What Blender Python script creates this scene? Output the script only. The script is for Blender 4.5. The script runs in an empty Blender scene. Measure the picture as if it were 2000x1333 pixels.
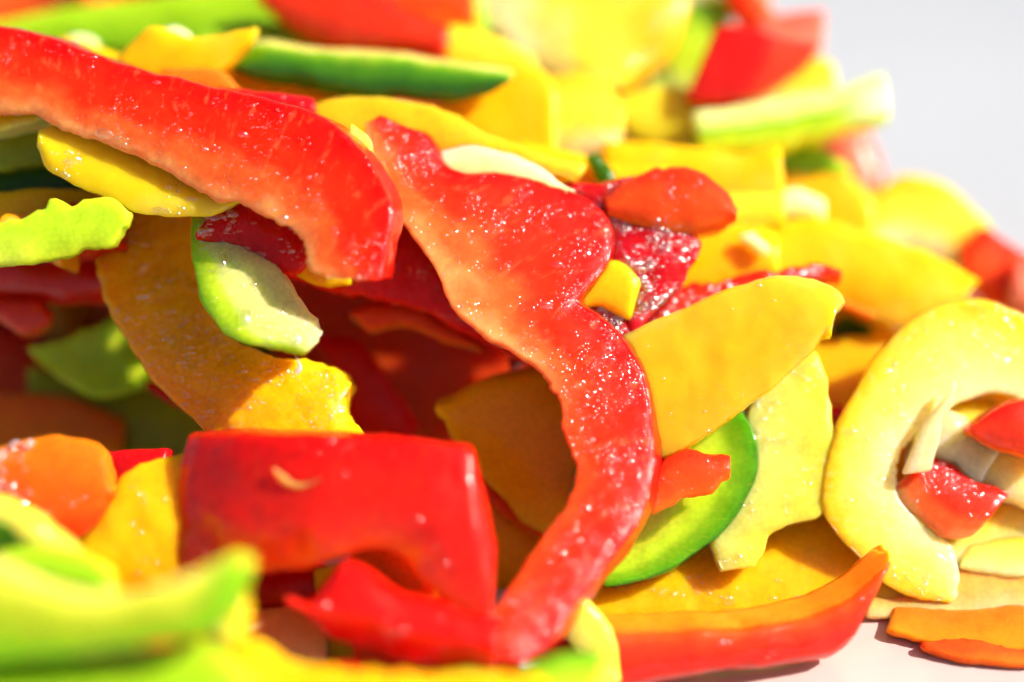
import bpy, math, random
import numpy as np
from mathutils import Vector

# ------------------------------------------------------------------ camera, sky, sun, exposure
sc = bpy.context.scene
MM = 0.001
PITCH = math.radians(28)
DIST = 165.0          # mm from lens to the plane in focus
FRAME_W = 85.0        # mm across the picture at that plane
H0 = 23.0             # mm, height of the picture's centre point above the table
LENS = 36.0 * DIST / FRAME_W
R_ = np.array([1.0, 0, 0])
U_ = np.array([0, math.sin(PITCH), math.cos(PITCH)])
F_ = np.array([0, math.cos(PITCH), -math.sin(PITCH)])
C_ = np.array([0, 0, H0])

cam_d = bpy.data.cameras.new('camera')
cam = bpy.data.objects.new('camera', cam_d)
sc.collection.objects.link(cam)
cam.location = Vector((C_ - DIST * F_) * MM)
cam.rotation_euler = (math.pi / 2 - PITCH, 0, 0)
cam_d.sensor_width = 36.0
cam_d.lens = LENS
cam_d.clip_start = 0.005
cam_d.clip_end = 100.0
cam_d.dof.use_dof = True
cam_d.dof.focus_distance = DIST * MM
cam_d.dof.aperture_fstop = 6.0
cam_d.dof.aperture_blades = 7
sc.camera = cam

TO_SUN = Vector((0.70, -0.10, 0.70)).normalized()
SUN_EL = math.asin(TO_SUN.z)
SUN_AZ = math.atan2(TO_SUN.x, TO_SUN.y)
world = bpy.data.worlds.new('World')
sc.world = world
world.use_nodes = True
wn = world.node_tree
wn.nodes.clear()
wo = wn.nodes.new('ShaderNodeOutputWorld')
wb = wn.nodes.new('ShaderNodeBackground')
ws = wn.nodes.new('ShaderNodeTexSky')
ws.sky_type = 'NISHITA'
ws.sun_disc = False
ws.sun_elevation = SUN_EL
ws.sun_rotation = SUN_AZ
ws.dust_density = 3.0
wb.inputs['Strength'].default_value = 0.066
wn.links.new(ws.outputs[0], wb.inputs['Color'])
wn.links.new(wb.outputs[0], wo.inputs['Surface'])

sun_d = bpy.data.lights.new('sun', 'SUN')
sun_d.energy = 5.0
sun_d.angle = math.radians(0.6)
sun_d.color = (1.0, 0.95, 0.88)
sun = bpy.data.objects.new('sun', sun_d)
sc.collection.objects.link(sun)
sun.location = (0.4, -0.2, 0.5)
sun.rotation_euler = TO_SUN.to_track_quat('Z', 'Y').to_euler()

sc.view_settings.view_transform = 'Standard'
sc.view_settings.look = 'None'
sc.view_settings.gamma = 1.0
sc.view_settings.exposure = 0.72
sc.view_settings.use_curve_mapping = False
sc.render.engine = 'CYCLES'
sc.cycles.use_denoising = True
sc.cycles.max_bounces = 7
sc.cycles.diffuse_bounces = 3
sc.cycles.glossy_bounces = 2
sc.cycles.use_adaptive_sampling = True
sc.cycles.adaptive_threshold = 0.06
sc.cycles.sample_clamp_indirect = 6.0
sc.cycles.blur_glossy = 0.3

# ------------------------------------------------------------------ noise
def _hash(ix, iy, iz, seed):
    n = (ix * 374761393 + iy * 668265263 + iz * 2147483647 + seed * 974634777) & 0xFFFFFFFF
    n = ((n ^ (n >> 13)) * 1274126177) & 0xFFFFFFFF
    n = (n ^ (n >> 16)) & 0xFFFFFFFF
    return n.astype(np.float64) / 4294967295.0 * 2 - 1

def vnoise(p, seed=0):
    p = np.asarray(p, dtype=np.float64)
    i = np.floor(p).astype(np.int64)
    f = p - i
    f = f * f * (3 - 2 * f)
    out = 0
    for dx in (0, 1):
        wx = f[..., 0] if dx else 1 - f[..., 0]
        for dy in (0, 1):
            wy = f[..., 1] if dy else 1 - f[..., 1]
            for dz in (0, 1):
                wz = f[..., 2] if dz else 1 - f[..., 2]
                out = out + wx * wy * wz * _hash(i[..., 0] + dx, i[..., 1] + dy, i[..., 2] + dz, seed)
    return out

# ------------------------------------------------------------------ materials
MATS = {}
RADII = {'r': (4.0, 0.7, 0.22), 'y': (4.2, 3.0, 0.35), 'g': (2.4, 3.6, 0.4), 'o': (4.0, 1.5, 0.3), 'p': (3.6, 3.4, 1.4)}

def flesh(key, ramp, hue='r', grain=0.5, grain_size=0.4, rough=0.34, coat=0.35, sss=0.92, mottle=0.10,
          ramp_s=None, warp=0.25, sss_scale=1.0, patch=None, fibre=0.3, coat_rough=0.13):
    """pepper flesh: colour runs across the wall (v of the UV map) from skin to core, speckled wet cut surface"""
    if key in MATS:
        return MATS[key]
    m = bpy.data.materials.new(key)
    m.use_nodes = True
    nt = m.node_tree
    N, L = nt.nodes, nt.links
    N.clear()
    out = N.new('ShaderNodeOutputMaterial')
    bs = N.new('ShaderNodeBsdfPrincipled')
    L.new(bs.outputs[0], out.inputs['Surface'])
    uv = N.new('ShaderNodeUVMap')
    sep = N.new('ShaderNodeSeparateXYZ')
    L.new(uv.outputs[0], sep.inputs[0])
    tc = N.new('ShaderNodeTexCoord')
    def noise(scale, detail=3, rough_=0.55, vec=None):
        n = N.new('ShaderNodeTexNoise')
        n.inputs['Scale'].default_value = scale
        n.inputs['Detail'].default_value = detail
        n.inputs['Roughness'].default_value = rough_
        L.new(vec if vec is not None else tc.outputs['Object'], n.inputs['Vector'])
        return n
    def math_(op, a, b=None, clamp=False):
        n = N.new('ShaderNodeMath'); n.operation = op; n.use_clamp = clamp
        for k, x in enumerate((a, b)):
            if x is None: continue
            if isinstance(x, (int, float)): n.inputs[k].default_value = x
            else: L.new(x, n.inputs[k])
        return n.outputs[0]
    big = noise(260, 2)
    w = math_('MULTIPLY', math_('SUBTRACT', big.outputs['Fac'], 0.5), warp * 2)
    t = math_('ADD', sep.outputs['Y'], w, clamp=True)
    def mkramp(stops, fac):
        r = N.new('ShaderNodeValToRGB')
        el = r.color_ramp.elements
        while len(el) < len(stops): el.new(0.5)
        for e, (p, c) in zip(el, stops):
            e.position = p; e.color = (*c, 1)
        r.color_ramp.interpolation = 'EASE'
        L.new(fac, r.inputs[0])
        return r.outputs[0]
    col = mkramp(ramp, t)
    def mix(fac, a, b, mode='MIX'):
        n = N.new('ShaderNodeMix'); n.data_type = 'RGBA'; n.blend_type = mode
        if isinstance(fac, (int, float)): n.inputs[0].default_value = fac
        else: L.new(fac, n.inputs[0])
        for k, x in ((6, a), (7, b)):
            if isinstance(x, tuple): n.inputs[k].default_value = (*x, 1)
            else: L.new(x, n.inputs[k])
        return n.outputs[2]
    if ramp_s:
        (p0, p1, rs) = ramp_s
        mr = N.new('ShaderNodeMapRange'); mr.interpolation_type = 'SMOOTHSTEP'
        L.new(math_('ADD', sep.outputs['X'], math_('MULTIPLY', w, 0.3)), mr.inputs[0])
        mr.inputs[1].default_value = p0; mr.inputs[2].default_value = p1
        col = mix(mr.outputs[0], col, mkramp(rs, t))
    # pigment mottling and thin fibres
    mot = noise(700, 3, 0.6)
    f1 = math_('ADD', math_('MULTIPLY', math_('SUBTRACT', mot.outputs['Fac'], 0.5), mottle * 4), 1.0)
    cc = N.new('ShaderNodeCombineColor')
    for k in range(3): L.new(f1, cc.inputs[k])
    col = mix(1.0, col, cc.outputs[0], 'MULTIPLY')
    mp = N.new('ShaderNodeMapping'); mp.inputs['Scale'].default_value = (55, 5, 1)
    L.new(uv.outputs[0], mp.inputs['Vector'])
    fib = noise(1.0, 2, 0.6, mp.outputs[0])
    fm = N.new('ShaderNodeMapRange'); fm.inputs[1].default_value = 0.56; fm.inputs[2].default_value = 0.8
    fm.inputs[3].default_value = 0.0; fm.inputs[4].default_value = fibre
    L.new(fib.outputs['Fac'], fm.inputs[0])
    pale = tuple(min(0.92, c * 0.85 + e) for c, e in zip(ramp[-1][1], (0.12, 0.08, 0.02)))
    col = mix(fm.outputs[0], col, pale)
    if patch:
        pm = N.new('ShaderNodeMapRange'); pm.interpolation_type = 'SMOOTHSTEP'
        pn = noise(patch[1], 2)
        pm.inputs[1].default_value = patch[2]; pm.inputs[1].default_value = patch[2] - 0.1; pm.inputs[2].default_value = patch[2] + 0.3
        L.new(pn.outputs['Fac'], pm.inputs[0])
        col = mix(pm.outputs[0], col, patch[0])
    L.new(col, bs.inputs['Base Color'])
    bs.inputs['Subsurface Weight'].default_value = sss
    bs.inputs['Subsurface Radius'].default_value = RADII[hue]
    bs.inputs['Subsurface Scale'].default_value = MM * sss_scale
    bs.inputs['Subsurface Anisotropy'].default_value = 0.3
    bs.inputs['IOR'].default_value = 1.38
    bs.inputs['Coat Weight'].default_value = coat
    bs.inputs['Coat Roughness'].default_value = coat_rough
    bs.inputs['Coat IOR'].default_value = 1.34
    rr = math_('ADD', math_('MULTIPLY', math_('SUBTRACT', mot.outputs['Fac'], 0.5), 0.3), rough, clamp=True)
    L.new(rr, bs.inputs['Roughness'])
    # relief: torn wet cells that catch the sun, in drifts, over a soft swell
    b2 = N.new('ShaderNodeBump'); b2.inputs['Strength'].default_value = 0.5; b2.inputs['Distance'].default_value = 0.0007
    L.new(noise(460, 3).outputs['Fac'], b2.inputs['Height'])
    vo = N.new('ShaderNodeTexVoronoi'); vo.feature = 'F1'
    vo.inputs['Scale'].default_value = 1000.0 / grain_size
    L.new(tc.outputs['Object'], vo.inputs['Vector'])
    drift = N.new('ShaderNodeMapRange'); drift.inputs[1].default_value = 0.34; drift.inputs[2].default_value = 0.62
    drift.inputs[3].default_value = 0.1
    L.new(noise(340, 1).outputs['Fac'], drift.inputs[0])
    cell = math_('MULTIPLY', math_('SUBTRACT', 1.0, math_('MULTIPLY', vo.outputs['Distance'], vo.outputs['Distance'])), drift.outputs[0])
    b1 = N.new('ShaderNodeBump'); b1.inputs['Strength'].default_value = min(1.0, grain * 0.55); b1.inputs['Distance'].default_value = 0.00026 * max(1, grain)
    L.new(cell, b1.inputs['Height'])
    L.new(b2.outputs[0], b1.inputs['Normal'])
    L.new(b1.outputs[0], bs.inputs['Coat Normal'])
    if grain > 0.2:
        cd_ = math_('SUBTRACT', 1.08, math_('MULTIPLY', vo.outputs['Distance'], 0.2))
        c2 = N.new('ShaderNodeCombineColor')
        for k in range(3): L.new(cd_, c2.inputs[k])
        L.new(mix(1.0, col, c2.outputs[0], 'MULTIPLY'), bs.inputs['Base Color'])
    bs.inputs['Specular IOR Level'].default_value = 0.12
    MATS[key] = m
    return m

def skin_mat(key, tint, f0=0.045, rough=0.16):
    """waxed outer skin: a clear tinted film that only adds shine and deepens the flesh under it"""
    m = bpy.data.materials.new(key); m.use_nodes = True
    nt = m.node_tree; N, L = nt.nodes, nt.links
    N.clear()
    out = N.new('ShaderNodeOutputMaterial'); mx = N.new('ShaderNodeMixShader')
    tr = N.new('ShaderNodeBsdfTransparent'); gl = N.new('ShaderNodeBsdfGlossy'); lw = N.new('ShaderNodeLayerWeight')
    pw = N.new('ShaderNodeMath'); pw.operation = 'POWER'; pw.inputs[1].default_value = 4.0
    fr = N.new('ShaderNodeMath'); fr.operation = 'MULTIPLY_ADD'; fr.inputs[1].default_value = 0.5; fr.inputs[2].default_value = f0
    L.new(lw.outputs['Facing'], pw.inputs[0]); L.new(pw.outputs[0], fr.inputs[0])
    tr.inputs[0].default_value = (*tint, 1); gl.inputs['Roughness'].default_value = rough
    tc = N.new('ShaderNodeTexCoord'); n = N.new('ShaderNodeTexNoise'); n.inputs['Scale'].default_value = 330; n.inputs['Detail'].default_value = 3
    L.new(tc.outputs['Object'], n.inputs['Vector'])
    bp = N.new('ShaderNodeBump'); bp.inputs['Strength'].default_value = 0.4; bp.inputs['Distance'].default_value = 0.0006
    L.new(n.outputs['Fac'], bp.inputs['Height']); L.new(bp.outputs[0], gl.inputs['Normal'])
    L.new(fr.outputs[0], mx.inputs[0]); L.new(tr.outputs[0], mx.inputs[1]); L.new(gl.outputs[0], mx.inputs[2])
    L.new(mx.outputs[0], out.inputs['Surface'])
    MATS[key] = m

RED = (0.66, 0.006, 0.002); RED2 = (0.78, 0.028, 0.003); SAL = (0.84, 0.13, 0.02); PEACH = (0.86, 0.30, 0.09)
CRIM = (0.50, 0.003, 0.006); ORG = (0.82, 0.15, 0.008); ORG2 = (0.82, 0.24, 0.008)
YEL = (0.9, 0.43, 0.002); YELD = (0.86, 0.33, 0.002); YELP = (0.88, 0.66, 0.14); CREAM = (0.88, 0.8, 0.45)
GRN = (0.22, 0.44, 0.008); GRND = (0.06, 0.19, 0.006); LIME = (0.48, 0.66, 0.02); GPALE = (0.68, 0.74, 0.26); OLIVE = (0.42, 0.42, 0.02)
WHITE = (0.86, 0.85, 0.7)

flesh('red_cut', [(0, (0.5, 0.002, 0.001)), (0.05, RED), (0.45, RED2), (0.75, SAL), (1, PEACH)], 'r', grain=0.9, coat=0.5)
flesh('red_curl', [(0, (0.5, 0.002, 0.001)), (0.04, RED), (0.5, RED2), (0.76, SAL), (1, PEACH)], 'r', grain=0.9, coat=0.5, ramp_s=(0.42, 0.62, [(0, RED), (0.6, RED2), (1, (0.8, 0.07, 0.008))]))
flesh('red_orange_top', [(0, (0.85, 0.22, 0.006)), (0.2, (0.84, 0.16, 0.005)), (0.4, (0.82, 0.09, 0.006)), (0.65, (0.8, 0.035, 0.004)), (1, RED2)], 'r', grain=0.3, coat=0.4)
flesh('red_cut_deep', [(0, RED), (0.7, RED2), (1, SAL)], 'r', grain=0.7, grain_size=0.5, coat=0.5)
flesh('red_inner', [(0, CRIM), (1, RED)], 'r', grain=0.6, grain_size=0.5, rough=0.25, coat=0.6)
flesh('red_plain', [(0, RED), (0.5, (0.72, 0.012, 0.002)), (1, RED2)], 'r', grain=0.12, rough=0.3, coat=0.4)
flesh('crimson_rough', [(0, CRIM), (1, (0.58, 0.006, 0.014))], 'r', grain=1.6, grain_size=0.75, rough=0.2, coat=0.8)
flesh('red_orange', [(0, RED2), (0.6, (0.8, 0.08, 0.008)), (1, ORG)], 'r', grain=0.3, coat=0.4)
flesh('orange_cut', [(0, (0.78, 0.16, 0.004)), (0.6, (0.76, 0.11, 0.004)), (1, (0.68, 0.05, 0.004))], 'o', grain=0.7, grain_size=0.45, coat=0.25)
flesh('orange_soft', [(0, ORG), (1, ORG2)], 'o', grain=0.3, coat=0.3)
flesh('peach', [(0, PEACH), (1, (0.88, 0.55, 0.3))], 'o', grain=0.25, coat=0.3)
flesh('yellow_cut', [(0, YEL), (0.5, YEL), (1, YELP)], 'y', grain=0.55, coat=0.45)
flesh('yellow_inner', [(0, (0.9, 0.46, 0.003)), (1, YEL)], 'y', grain=0.3, coat=0.5, mottle=0.05, fibre=0.22, patch=((0.9, 0.58, 0.05), 120, 0.6))
flesh('yellow_pale', [(0, (0.9, 0.46, 0.003)), (0.12, (0.9, 0.54, 0.02)), (0.4, (0.9, 0.64, 0.1)), (1, (0.9, 0.74, 0.32))], 'y', fibre=0.35, mottle=0.06, grain=0.4, grain_size=0.4, coat=0.7, rough=0.28)
flesh('yellow_smooth', [(0, YEL), (1, YEL)], 'y', grain=0.12, rough=0.3, coat=0.5, mottle=0.08, patch=((0.9, 0.62, 0.09), 130, 0.58), fibre=0.4)
flesh('yellow_slab', [(0, (0.8, 0.58, 0.07)), (0.08, (0.9, 0.56, 0.02)), (0.4, (0.9, 0.54, 0.006)), (1, (0.9, 0.5, 0.004))], 'y', grain=0.2, rough=0.3, coat=0.6, mottle=0.05, patch=((0.9, 0.64, 0.1), 110, 0.6), fibre=0.22)
flesh('red_slab', [(0, RED), (0.55, RED2), (1, (0.8, 0.08, 0.006))], 'r', grain=0.15, rough=0.3, coat=0.5, fibre=0.45, mottle=0.2)
flesh('yellow_white', [(0, YEL), (0.5, (0.9, 0.62, 0.04)), (1, CREAM)], 'y', grain=0.5, grain_size=0.5, coat=0.6)
flesh('yellow_green', [(0, (0.76, 0.62, 0.05)), (1, (0.72, 0.7, 0.16))], 'y', grain=0.6, coat=0.55)
flesh('gold_cut', [(0, (0.88, 0.32, 0.002)), (0.5, (0.9, 0.39, 0.002)), (1, (0.9, 0.46, 0.004))], 'y', grain=0.6, grain_size=0.42, coat=0.5, mottle=0.06, fibre=0.2)
flesh('green_cut', [(0, GRND), (0.1, GRN), (0.5, LIME), (1, GPALE)], 'g', grain=0.4, coat=0.4)
flesh('green_skin_top', [(0, YELP), (0.16, (0.62, 0.6, 0.05)), (0.5, (0.36, 0.42, 0.014)), (1, (0.16, 0.36, 0.006))], 'g', grain=0.15, coat=0.5,
      ramp_s=(0.72, 0.95, [(0, (0.55, 0.6, 0.03)), (0.25, GRN), (1, GRN)]))
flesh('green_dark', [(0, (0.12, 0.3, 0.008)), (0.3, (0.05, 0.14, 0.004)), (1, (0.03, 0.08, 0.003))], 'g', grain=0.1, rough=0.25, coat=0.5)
flesh('green_bright', [(0, (0.36, 0.54, 0.012)), (1, (0.2, 0.42, 0.006))], 'g', grain=0.15, coat=0.4)  # bright green, deeper towards the second edge
flesh('green_lime', [(0, LIME), (1, (0.6, 0.72, 0.06))], 'g', grain=0.35, coat=0.5, ramp_s=(0.25, 0.5, [(0, LIME), (1, LIME)]))
flesh('green_cream', [(0, GRN), (0.22, LIME), (0.36, (0.56, 0.62, 0.16)), (1, (0.64, 0.58, 0.22))], 'g', grain=0.8, grain_size=0.42, coat=0.6, warp=0.1)
flesh('green_facets', [(0, GPALE), (0.42, (0.6, 0.72, 0.14)), (0.5, GRN), (0.62, LIME), (1, (0.62, 0.66, 0.02))], 'g', grain=0.15, coat=0.4, warp=0.06,  # dark crease between the two facets is painted into the ramp
      ramp_s=(0.7, 0.95, [(0, GPALE), (0.75, (0.78, 0.82, 0.5)), (1, LIME)]))
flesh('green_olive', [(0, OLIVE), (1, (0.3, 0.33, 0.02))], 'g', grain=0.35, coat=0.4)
flesh('green_crescent', [(0, GRND), (0.07, (0.12, 0.36, 0.006)), (0.22, GRN), (0.45, LIME), (1, (0.72, 0.6, 0.03))], 'g', grain=0.25, coat=0.6, warp=0.06)
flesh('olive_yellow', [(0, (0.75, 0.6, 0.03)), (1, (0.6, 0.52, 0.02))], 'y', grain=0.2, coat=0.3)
flesh('pale_white', [(0, (0.7, 0.66, 0.34)), (1, (0.58, 0.64, 0.2))], 'p', grain=0.2, coat=0.3)
flesh('pale_cream', [(0, (0.86, 0.68, 0.42)), (1, (0.86, 0.72, 0.55))], 'p', grain=0.2, coat=0.4)
flesh('red_cube', [(0, RED), (1, RED2)], 'r', grain=0.3, coat=0.4, ramp_s=(0.42, 0.62, [(0, (0.8, 0.1, 0.05)), (0.5, (0.82, 0.12, 0.04)), (1, (0.82, 0.1, 0.01))]))  # facet shading put into the colour: dark left face, lighter right face
flesh('orange_peach', [(0, (0.86, 0.24, 0.01)), (0.5, (0.86, 0.36, 0.08)), (1, (0.86, 0.5, 0.2))], 'o', grain=0.25, coat=0.4)
flesh('shred_pale', [(0, (0.86, 0.7, 0.4)), (1, (0.86, 0.74, 0.5))], 'p', grain=0.1, coat=0.6)
flesh('pith', [(0, (0.88, 0.6, 0.24)), (1, (0.88, 0.68, 0.36))], 'p', grain=0.3, coat=0.4, sss_scale=1.3)
flesh('pink', [(0, (0.85, 0.14, 0.08)), (1, (0.87, 0.3, 0.2))], 'r', grain=0.2, coat=0.4)
flesh('shred', [(0, SAL), (1, PEACH)], 'o', grain=0.5, coat=0.6)
skin_mat('red_skin', (0.97, 0.7, 0.6)); skin_mat('orange_skin', (0.97, 0.85, 0.7)); skin_mat('yellow_skin', (0.98, 0.95, 0.8))
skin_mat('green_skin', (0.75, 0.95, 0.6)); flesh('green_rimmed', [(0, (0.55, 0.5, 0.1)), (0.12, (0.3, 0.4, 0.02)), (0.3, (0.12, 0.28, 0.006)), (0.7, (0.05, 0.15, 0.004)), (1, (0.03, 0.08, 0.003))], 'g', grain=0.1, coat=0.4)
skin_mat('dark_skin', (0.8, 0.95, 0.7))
for k_ in ('red', 'yellow', 'green', 'crimson', 'orange'): skin_mat('bead_' + k_, (1.0, 0.99, 0.97), f0=0.13, rough=0.2)

def core_mat(key, c):
    m = bpy.data.materials.new(key); m.use_nodes = True
    bs = m.node_tree.nodes['Principled BSDF']
    n = m.node_tree.nodes.new('ShaderNodeTexNoise'); n.inputs['Scale'].default_value = 300
    r = m.node_tree.nodes.new('ShaderNodeValToRGB')
    r.color_ramp.elements[0].color = (*[x * 0.75 for x in c], 1); r.color_ramp.elements[1].color = (*c, 1)
    tc = m.node_tree.nodes.new('ShaderNodeTexCoord')
    m.node_tree.links.new(tc.outputs['Object'], n.inputs['Vector'])
    m.node_tree.links.new(n.outputs['Fac'], r.inputs[0]); m.node_tree.links.new(r.outputs[0], bs.inputs['Base Color'])
    bs.inputs['Roughness'].default_value = 0.35
    MATS[key] = m
core_mat('core_red', RED); core_mat('core_yellow', YELD); core_mat('core_green', (0.2, 0.3, 0.01)); core_mat('core_orange', (0.7, 0.09, 0.006))

# ------------------------------------------------------------------ the table
def table_mat():
    m = bpy.data.materials.new('white_table')
    m.use_nodes = True
    nt = m.node_tree; N, L = nt.nodes, nt.links
    bs = N['Principled BSDF']
    tc = N.new('ShaderNodeTexCoord')
    n = N.new('ShaderNodeTexNoise'); n.inputs['Scale'].default_value = 9; n.inputs['Detail'].default_value = 3
    L.new(tc.outputs['Object'], n.inputs['Vector'])
    r = N.new('ShaderNodeValToRGB')
    r.color_ramp.elements[0].position = 0.35; r.color_ramp.elements[0].color = (0.40, 0.408, 0.42, 1)
    r.color_ramp.elements[1].position = 0.65; r.color_ramp.elements[1].color = (0.45, 0.457, 0.468, 1)
    L.new(n.outputs['Fac'], r.inputs[0])
    L.new(r.outputs[0], bs.inputs['Base Color'])
    bs.inputs['Roughness'].default_value = 0.28
    b = N.new('ShaderNodeBump'); b.inputs['Strength'].default_value = 0.15; b.inputs['Distance'].default_value = 0.0005
    n2 = N.new('ShaderNodeTexNoise'); n2.inputs['Scale'].default_value = 180; n2.inputs['Detail'].default_value = 4
    L.new(tc.outputs['Object'], n2.inputs['Vector'])
    L.new(n2.outputs['Fac'], b.inputs['Height']); L.new(b.outputs[0], bs.inputs['Normal'])
    return m

me = bpy.data.meshes.new('tabletop')
S = 1.6
me.from_pydata([(-S, -S, 0), (S, -S, 0), (S, S + 1, 0), (-S, S + 1, 0), (-S, -S, -0.03), (S, -S, -0.03), (S, S + 1, -0.03), (-S, S + 1, -0.03)], [],
               [(0, 1, 2, 3), (7, 6, 5, 4), (0, 4, 5, 1), (1, 5, 6, 2), (2, 6, 7, 3), (3, 7, 4, 0)])
table = bpy.data.objects.new('tabletop', me)
me.materials.append(table_mat())
table['kind'] = 'structure'
table['label'] = 'smooth white tabletop under and behind the heap'
sc.collection.objects.link(table)

# ------------------------------------------------------------------ pepper pieces
def catmull(P, n):
    """centripetal-like resampling of stations P (k, c) to n samples, even in arc length of the middle line"""
    P = np.asarray(P, float)
    k = len(P)
    Q = np.vstack([2 * P[0] - P[1], P, 2 * P[-1] - P[-2]])
    fine = []
    for i in range(k - 1):
        p0, p1, p2, p3 = Q[i], Q[i + 1], Q[i + 2], Q[i + 3]
        for j in range(24):
            x = j / 24
            fine.append(0.5 * (2 * p1 + (p2 - p0) * x + (2 * p0 - 5 * p1 + 4 * p2 - p3) * x * x + (3 * p1 - p0 - 3 * p2 + p3) * x ** 3))
    fine.append(P[-1])
    fine = np.array(fine)
    dA = np.linalg.norm(np.diff(fine[:, 0:2], axis=0), axis=1)
    dB = np.linalg.norm(np.diff(fine[:, 2:4], axis=0), axis=1)
    L = np.concatenate([[0], np.cumsum(0.5 * (dA + dB) + 1e-6)])
    s = np.linspace(0, L[-1], n)
    return np.stack([np.interp(s, L, fine[:, c]) for c in range(fine.shape[1])], 1), L[-1]

def smooth_fill(a, k):
    if k < 1: return a
    ker = np.hanning(2 * k + 3)[1:-1]; ker /= ker.sum()
    pad = np.pad(a, ((k, k), (0, 0)), mode='edge')
    return np.stack([np.convolve(pad[:, c], ker, 'valid') for c in range(a.shape[1])], 1)

PXMM = FRAME_W / 2000.0

def loft(st, d, kx, ky, th, bulge, bend, twist, ex, ey, ragA, ragB, rough, res, seed, corner):
    st5 = [tuple(s) + (0.0,) * (6 - len(s)) if len(s) == 4 else (tuple(s) + (s[4],) if len(s) == 5 else tuple(s)) for s in st]
    _, Lpx = catmull(st5, 8)
    n = int(max(10, min(260, Lpx * PXMM / res)))
    S_, _ = catmull(st5, n)
    A = (S_[:, 0:2] - [1000, 666.5]) * PXMM; B = (S_[:, 2:4] - [1000, 666.5]) * PXMM
    A[:, 1] *= -1; B[:, 1] *= -1
    eA, eB = S_[:, 4], S_[:, 5]
    sl = np.linspace(0, Lpx * PXMM, n)
    # ragged edges, in the plane of the piece
    def rag(E, O, amp, sd):
        dirv = E - O
        ln = np.linalg.norm(dirv, axis=1, keepdims=True) + 1e-6
        q = np.stack([sl * 0.35, np.full(n, 3.3 * sd), np.zeros(n)], 1)
        q[:, 0] += 0.8 * vnoise(q * 0.37 + 5.5, sd + 20)
        gate = 0.35 + 1.3 * np.clip(vnoise(q * 0.6 + 9.1, sd + 21) + 0.35, 0, 1)
        w = vnoise(q, sd) * 0.9 + vnoise(q * 2.9, sd + 1) * 0.75 + vnoise(q * 6.5, sd + 2) * 0.5
        return E + dirv / ln * (w * gate * amp)[:, None]
    gro = 0.4 * min(corner, 0.3 * th)
    gv = (B - A) / (np.linalg.norm(B - A, axis=1, keepdims=True) + 1e-6) * gro
    A, B = A - gv, B + gv
    A2, B2 = rag(A, B, ragA, seed), rag(B, A, ragB, seed + 7)
    W = np.linalg.norm(B2 - A2, axis=1)
    mW = max(W.mean(), 1.0)
    r = min(corner, 0.3 * th, 0.25 * mW)
    nf = int(max(6, min(44, mW / res)))
    ns = max(2, int(th / max(res, 0.6)))
    # loop in (t, w): front, edge B, back, edge A
    rt = r / mW; rw = r / th
    loop = []; reg = []
    for x in np.linspace(rt, 1 - rt, nf): loop.append((x, 0.0)); reg.append(0)
    for a in (30, 60): loop.append((1 - rt + rt * math.sin(math.radians(a)), rw - rw * math.cos(math.radians(a)))); reg.append(1)
    for y in np.linspace(rw, 1 - rw, ns): loop.append((1.0, y)); reg.append(1)
    for a in (45,): loop.append((1 - rt + rt * math.cos(math.radians(a)), 1 - rw + rw * math.sin(math.radians(a)))); reg.append(1)
    nb = max(4, nf // 3)
    for x in np.linspace(1 - rt, rt, nb): loop.append((x, 1.0)); reg.append(2)
    for a in (45,): loop.append((rt - rt * math.sin(math.radians(a)), 1 - rw + rw * math.cos(math.radians(a)))); reg.append(3)
    for y in np.linspace(1 - rw, rw, ns): loop.append((0.0, y)); reg.append(3)
    for a in (60, 30): loop.append((rt - rt * math.sin(math.radians(a)), rw - rw * math.cos(math.radians(a)))); reg.append(3)
    loop = np.array(loop); m = len(loop)
    # rings: rounded ends
    idx = list(range(n)); inset = [0.0] * n; push = [0.0] * n
    pre = [(0, r, 1), (0, r * 0.35, 1)]
    rings = [(0, r, 0.0), (0, r * 0.3, 0.65 * r)]
    rr_i = [0, 0] + idx + [n - 1, n - 1]
    rr_in = np.array([r, r * 0.3] + [0.0] * n + [r * 0.3, r])
    rr_push = np.array([-r, -0.7 * r] + [0.0] * n + [0.7 * r, r])
    nr = len(rr_i)
    Ai, Bi = A2[rr_i], B2[rr_i]
    mid = 0.5 * (A2 + B2)
    tan0 = mid[min(2, n - 1)] - mid[0]; tan1 = mid[-1] - mid[max(-3, -n)]
    tan0 /= np.linalg.norm(tan0) + 1e-9; tan1 /= np.linalg.norm(tan1) + 1e-9
    off = np.zeros((nr, 2)); off[:2] = rr_push[:2, None] * tan0; off[-2:] = rr_push[-2:, None] * tan1
    Wi = np.maximum(W[rr_i], 0.3)
    tin = np.minimum(rr_in / Wi, 0.4); win = np.minimum(rr_in / th, 0.3)
    T = tin[:, None] + (1 - 2 * tin[:, None]) * loop[None, :, 0]
    Wd = win[:, None] + (1 - 2 * win[:, None]) * loop[None, :, 1]
    uvp = Ai[:, None, :] * (1 - T[..., None]) + Bi[:, None, :] * T[..., None] + off[:, None, :]
    c0 = mid.mean(0)
    du = uvp[..., 0] - c0[0]; dv = uvp[..., 1] - c0[1]
    sN = np.array(rr_i) / (n - 1.0)
    D = d + kx * du + ky * dv
    D = D + (eA[rr_i][:, None] * (1 - T) + eB[rr_i][:, None] * T)
    D = D - bulge * 4 * T * (1 - T) + bend * 4 * (sN * (1 - sN))[:, None] + twist * (sN[:, None] - 0.5) * (T - 0.5) * 2
    # from picture plane at focus to the true place at its depth
    sca = (DIST + D) / DIST
    view = np.stack([uvp[..., 0] * sca, uvp[..., 1] * sca, D], -1)
    nrm = np.array([-kx + ex, -0.4 * ky + ey, 1.0]); nrm /= np.linalg.norm(nrm)
    view = view + (Wd * th)[..., None] * nrm
    P = view[..., 0:1] * R_ + view[..., 1:2] * U_ + view[..., 2:3] * F_ + C_
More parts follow.
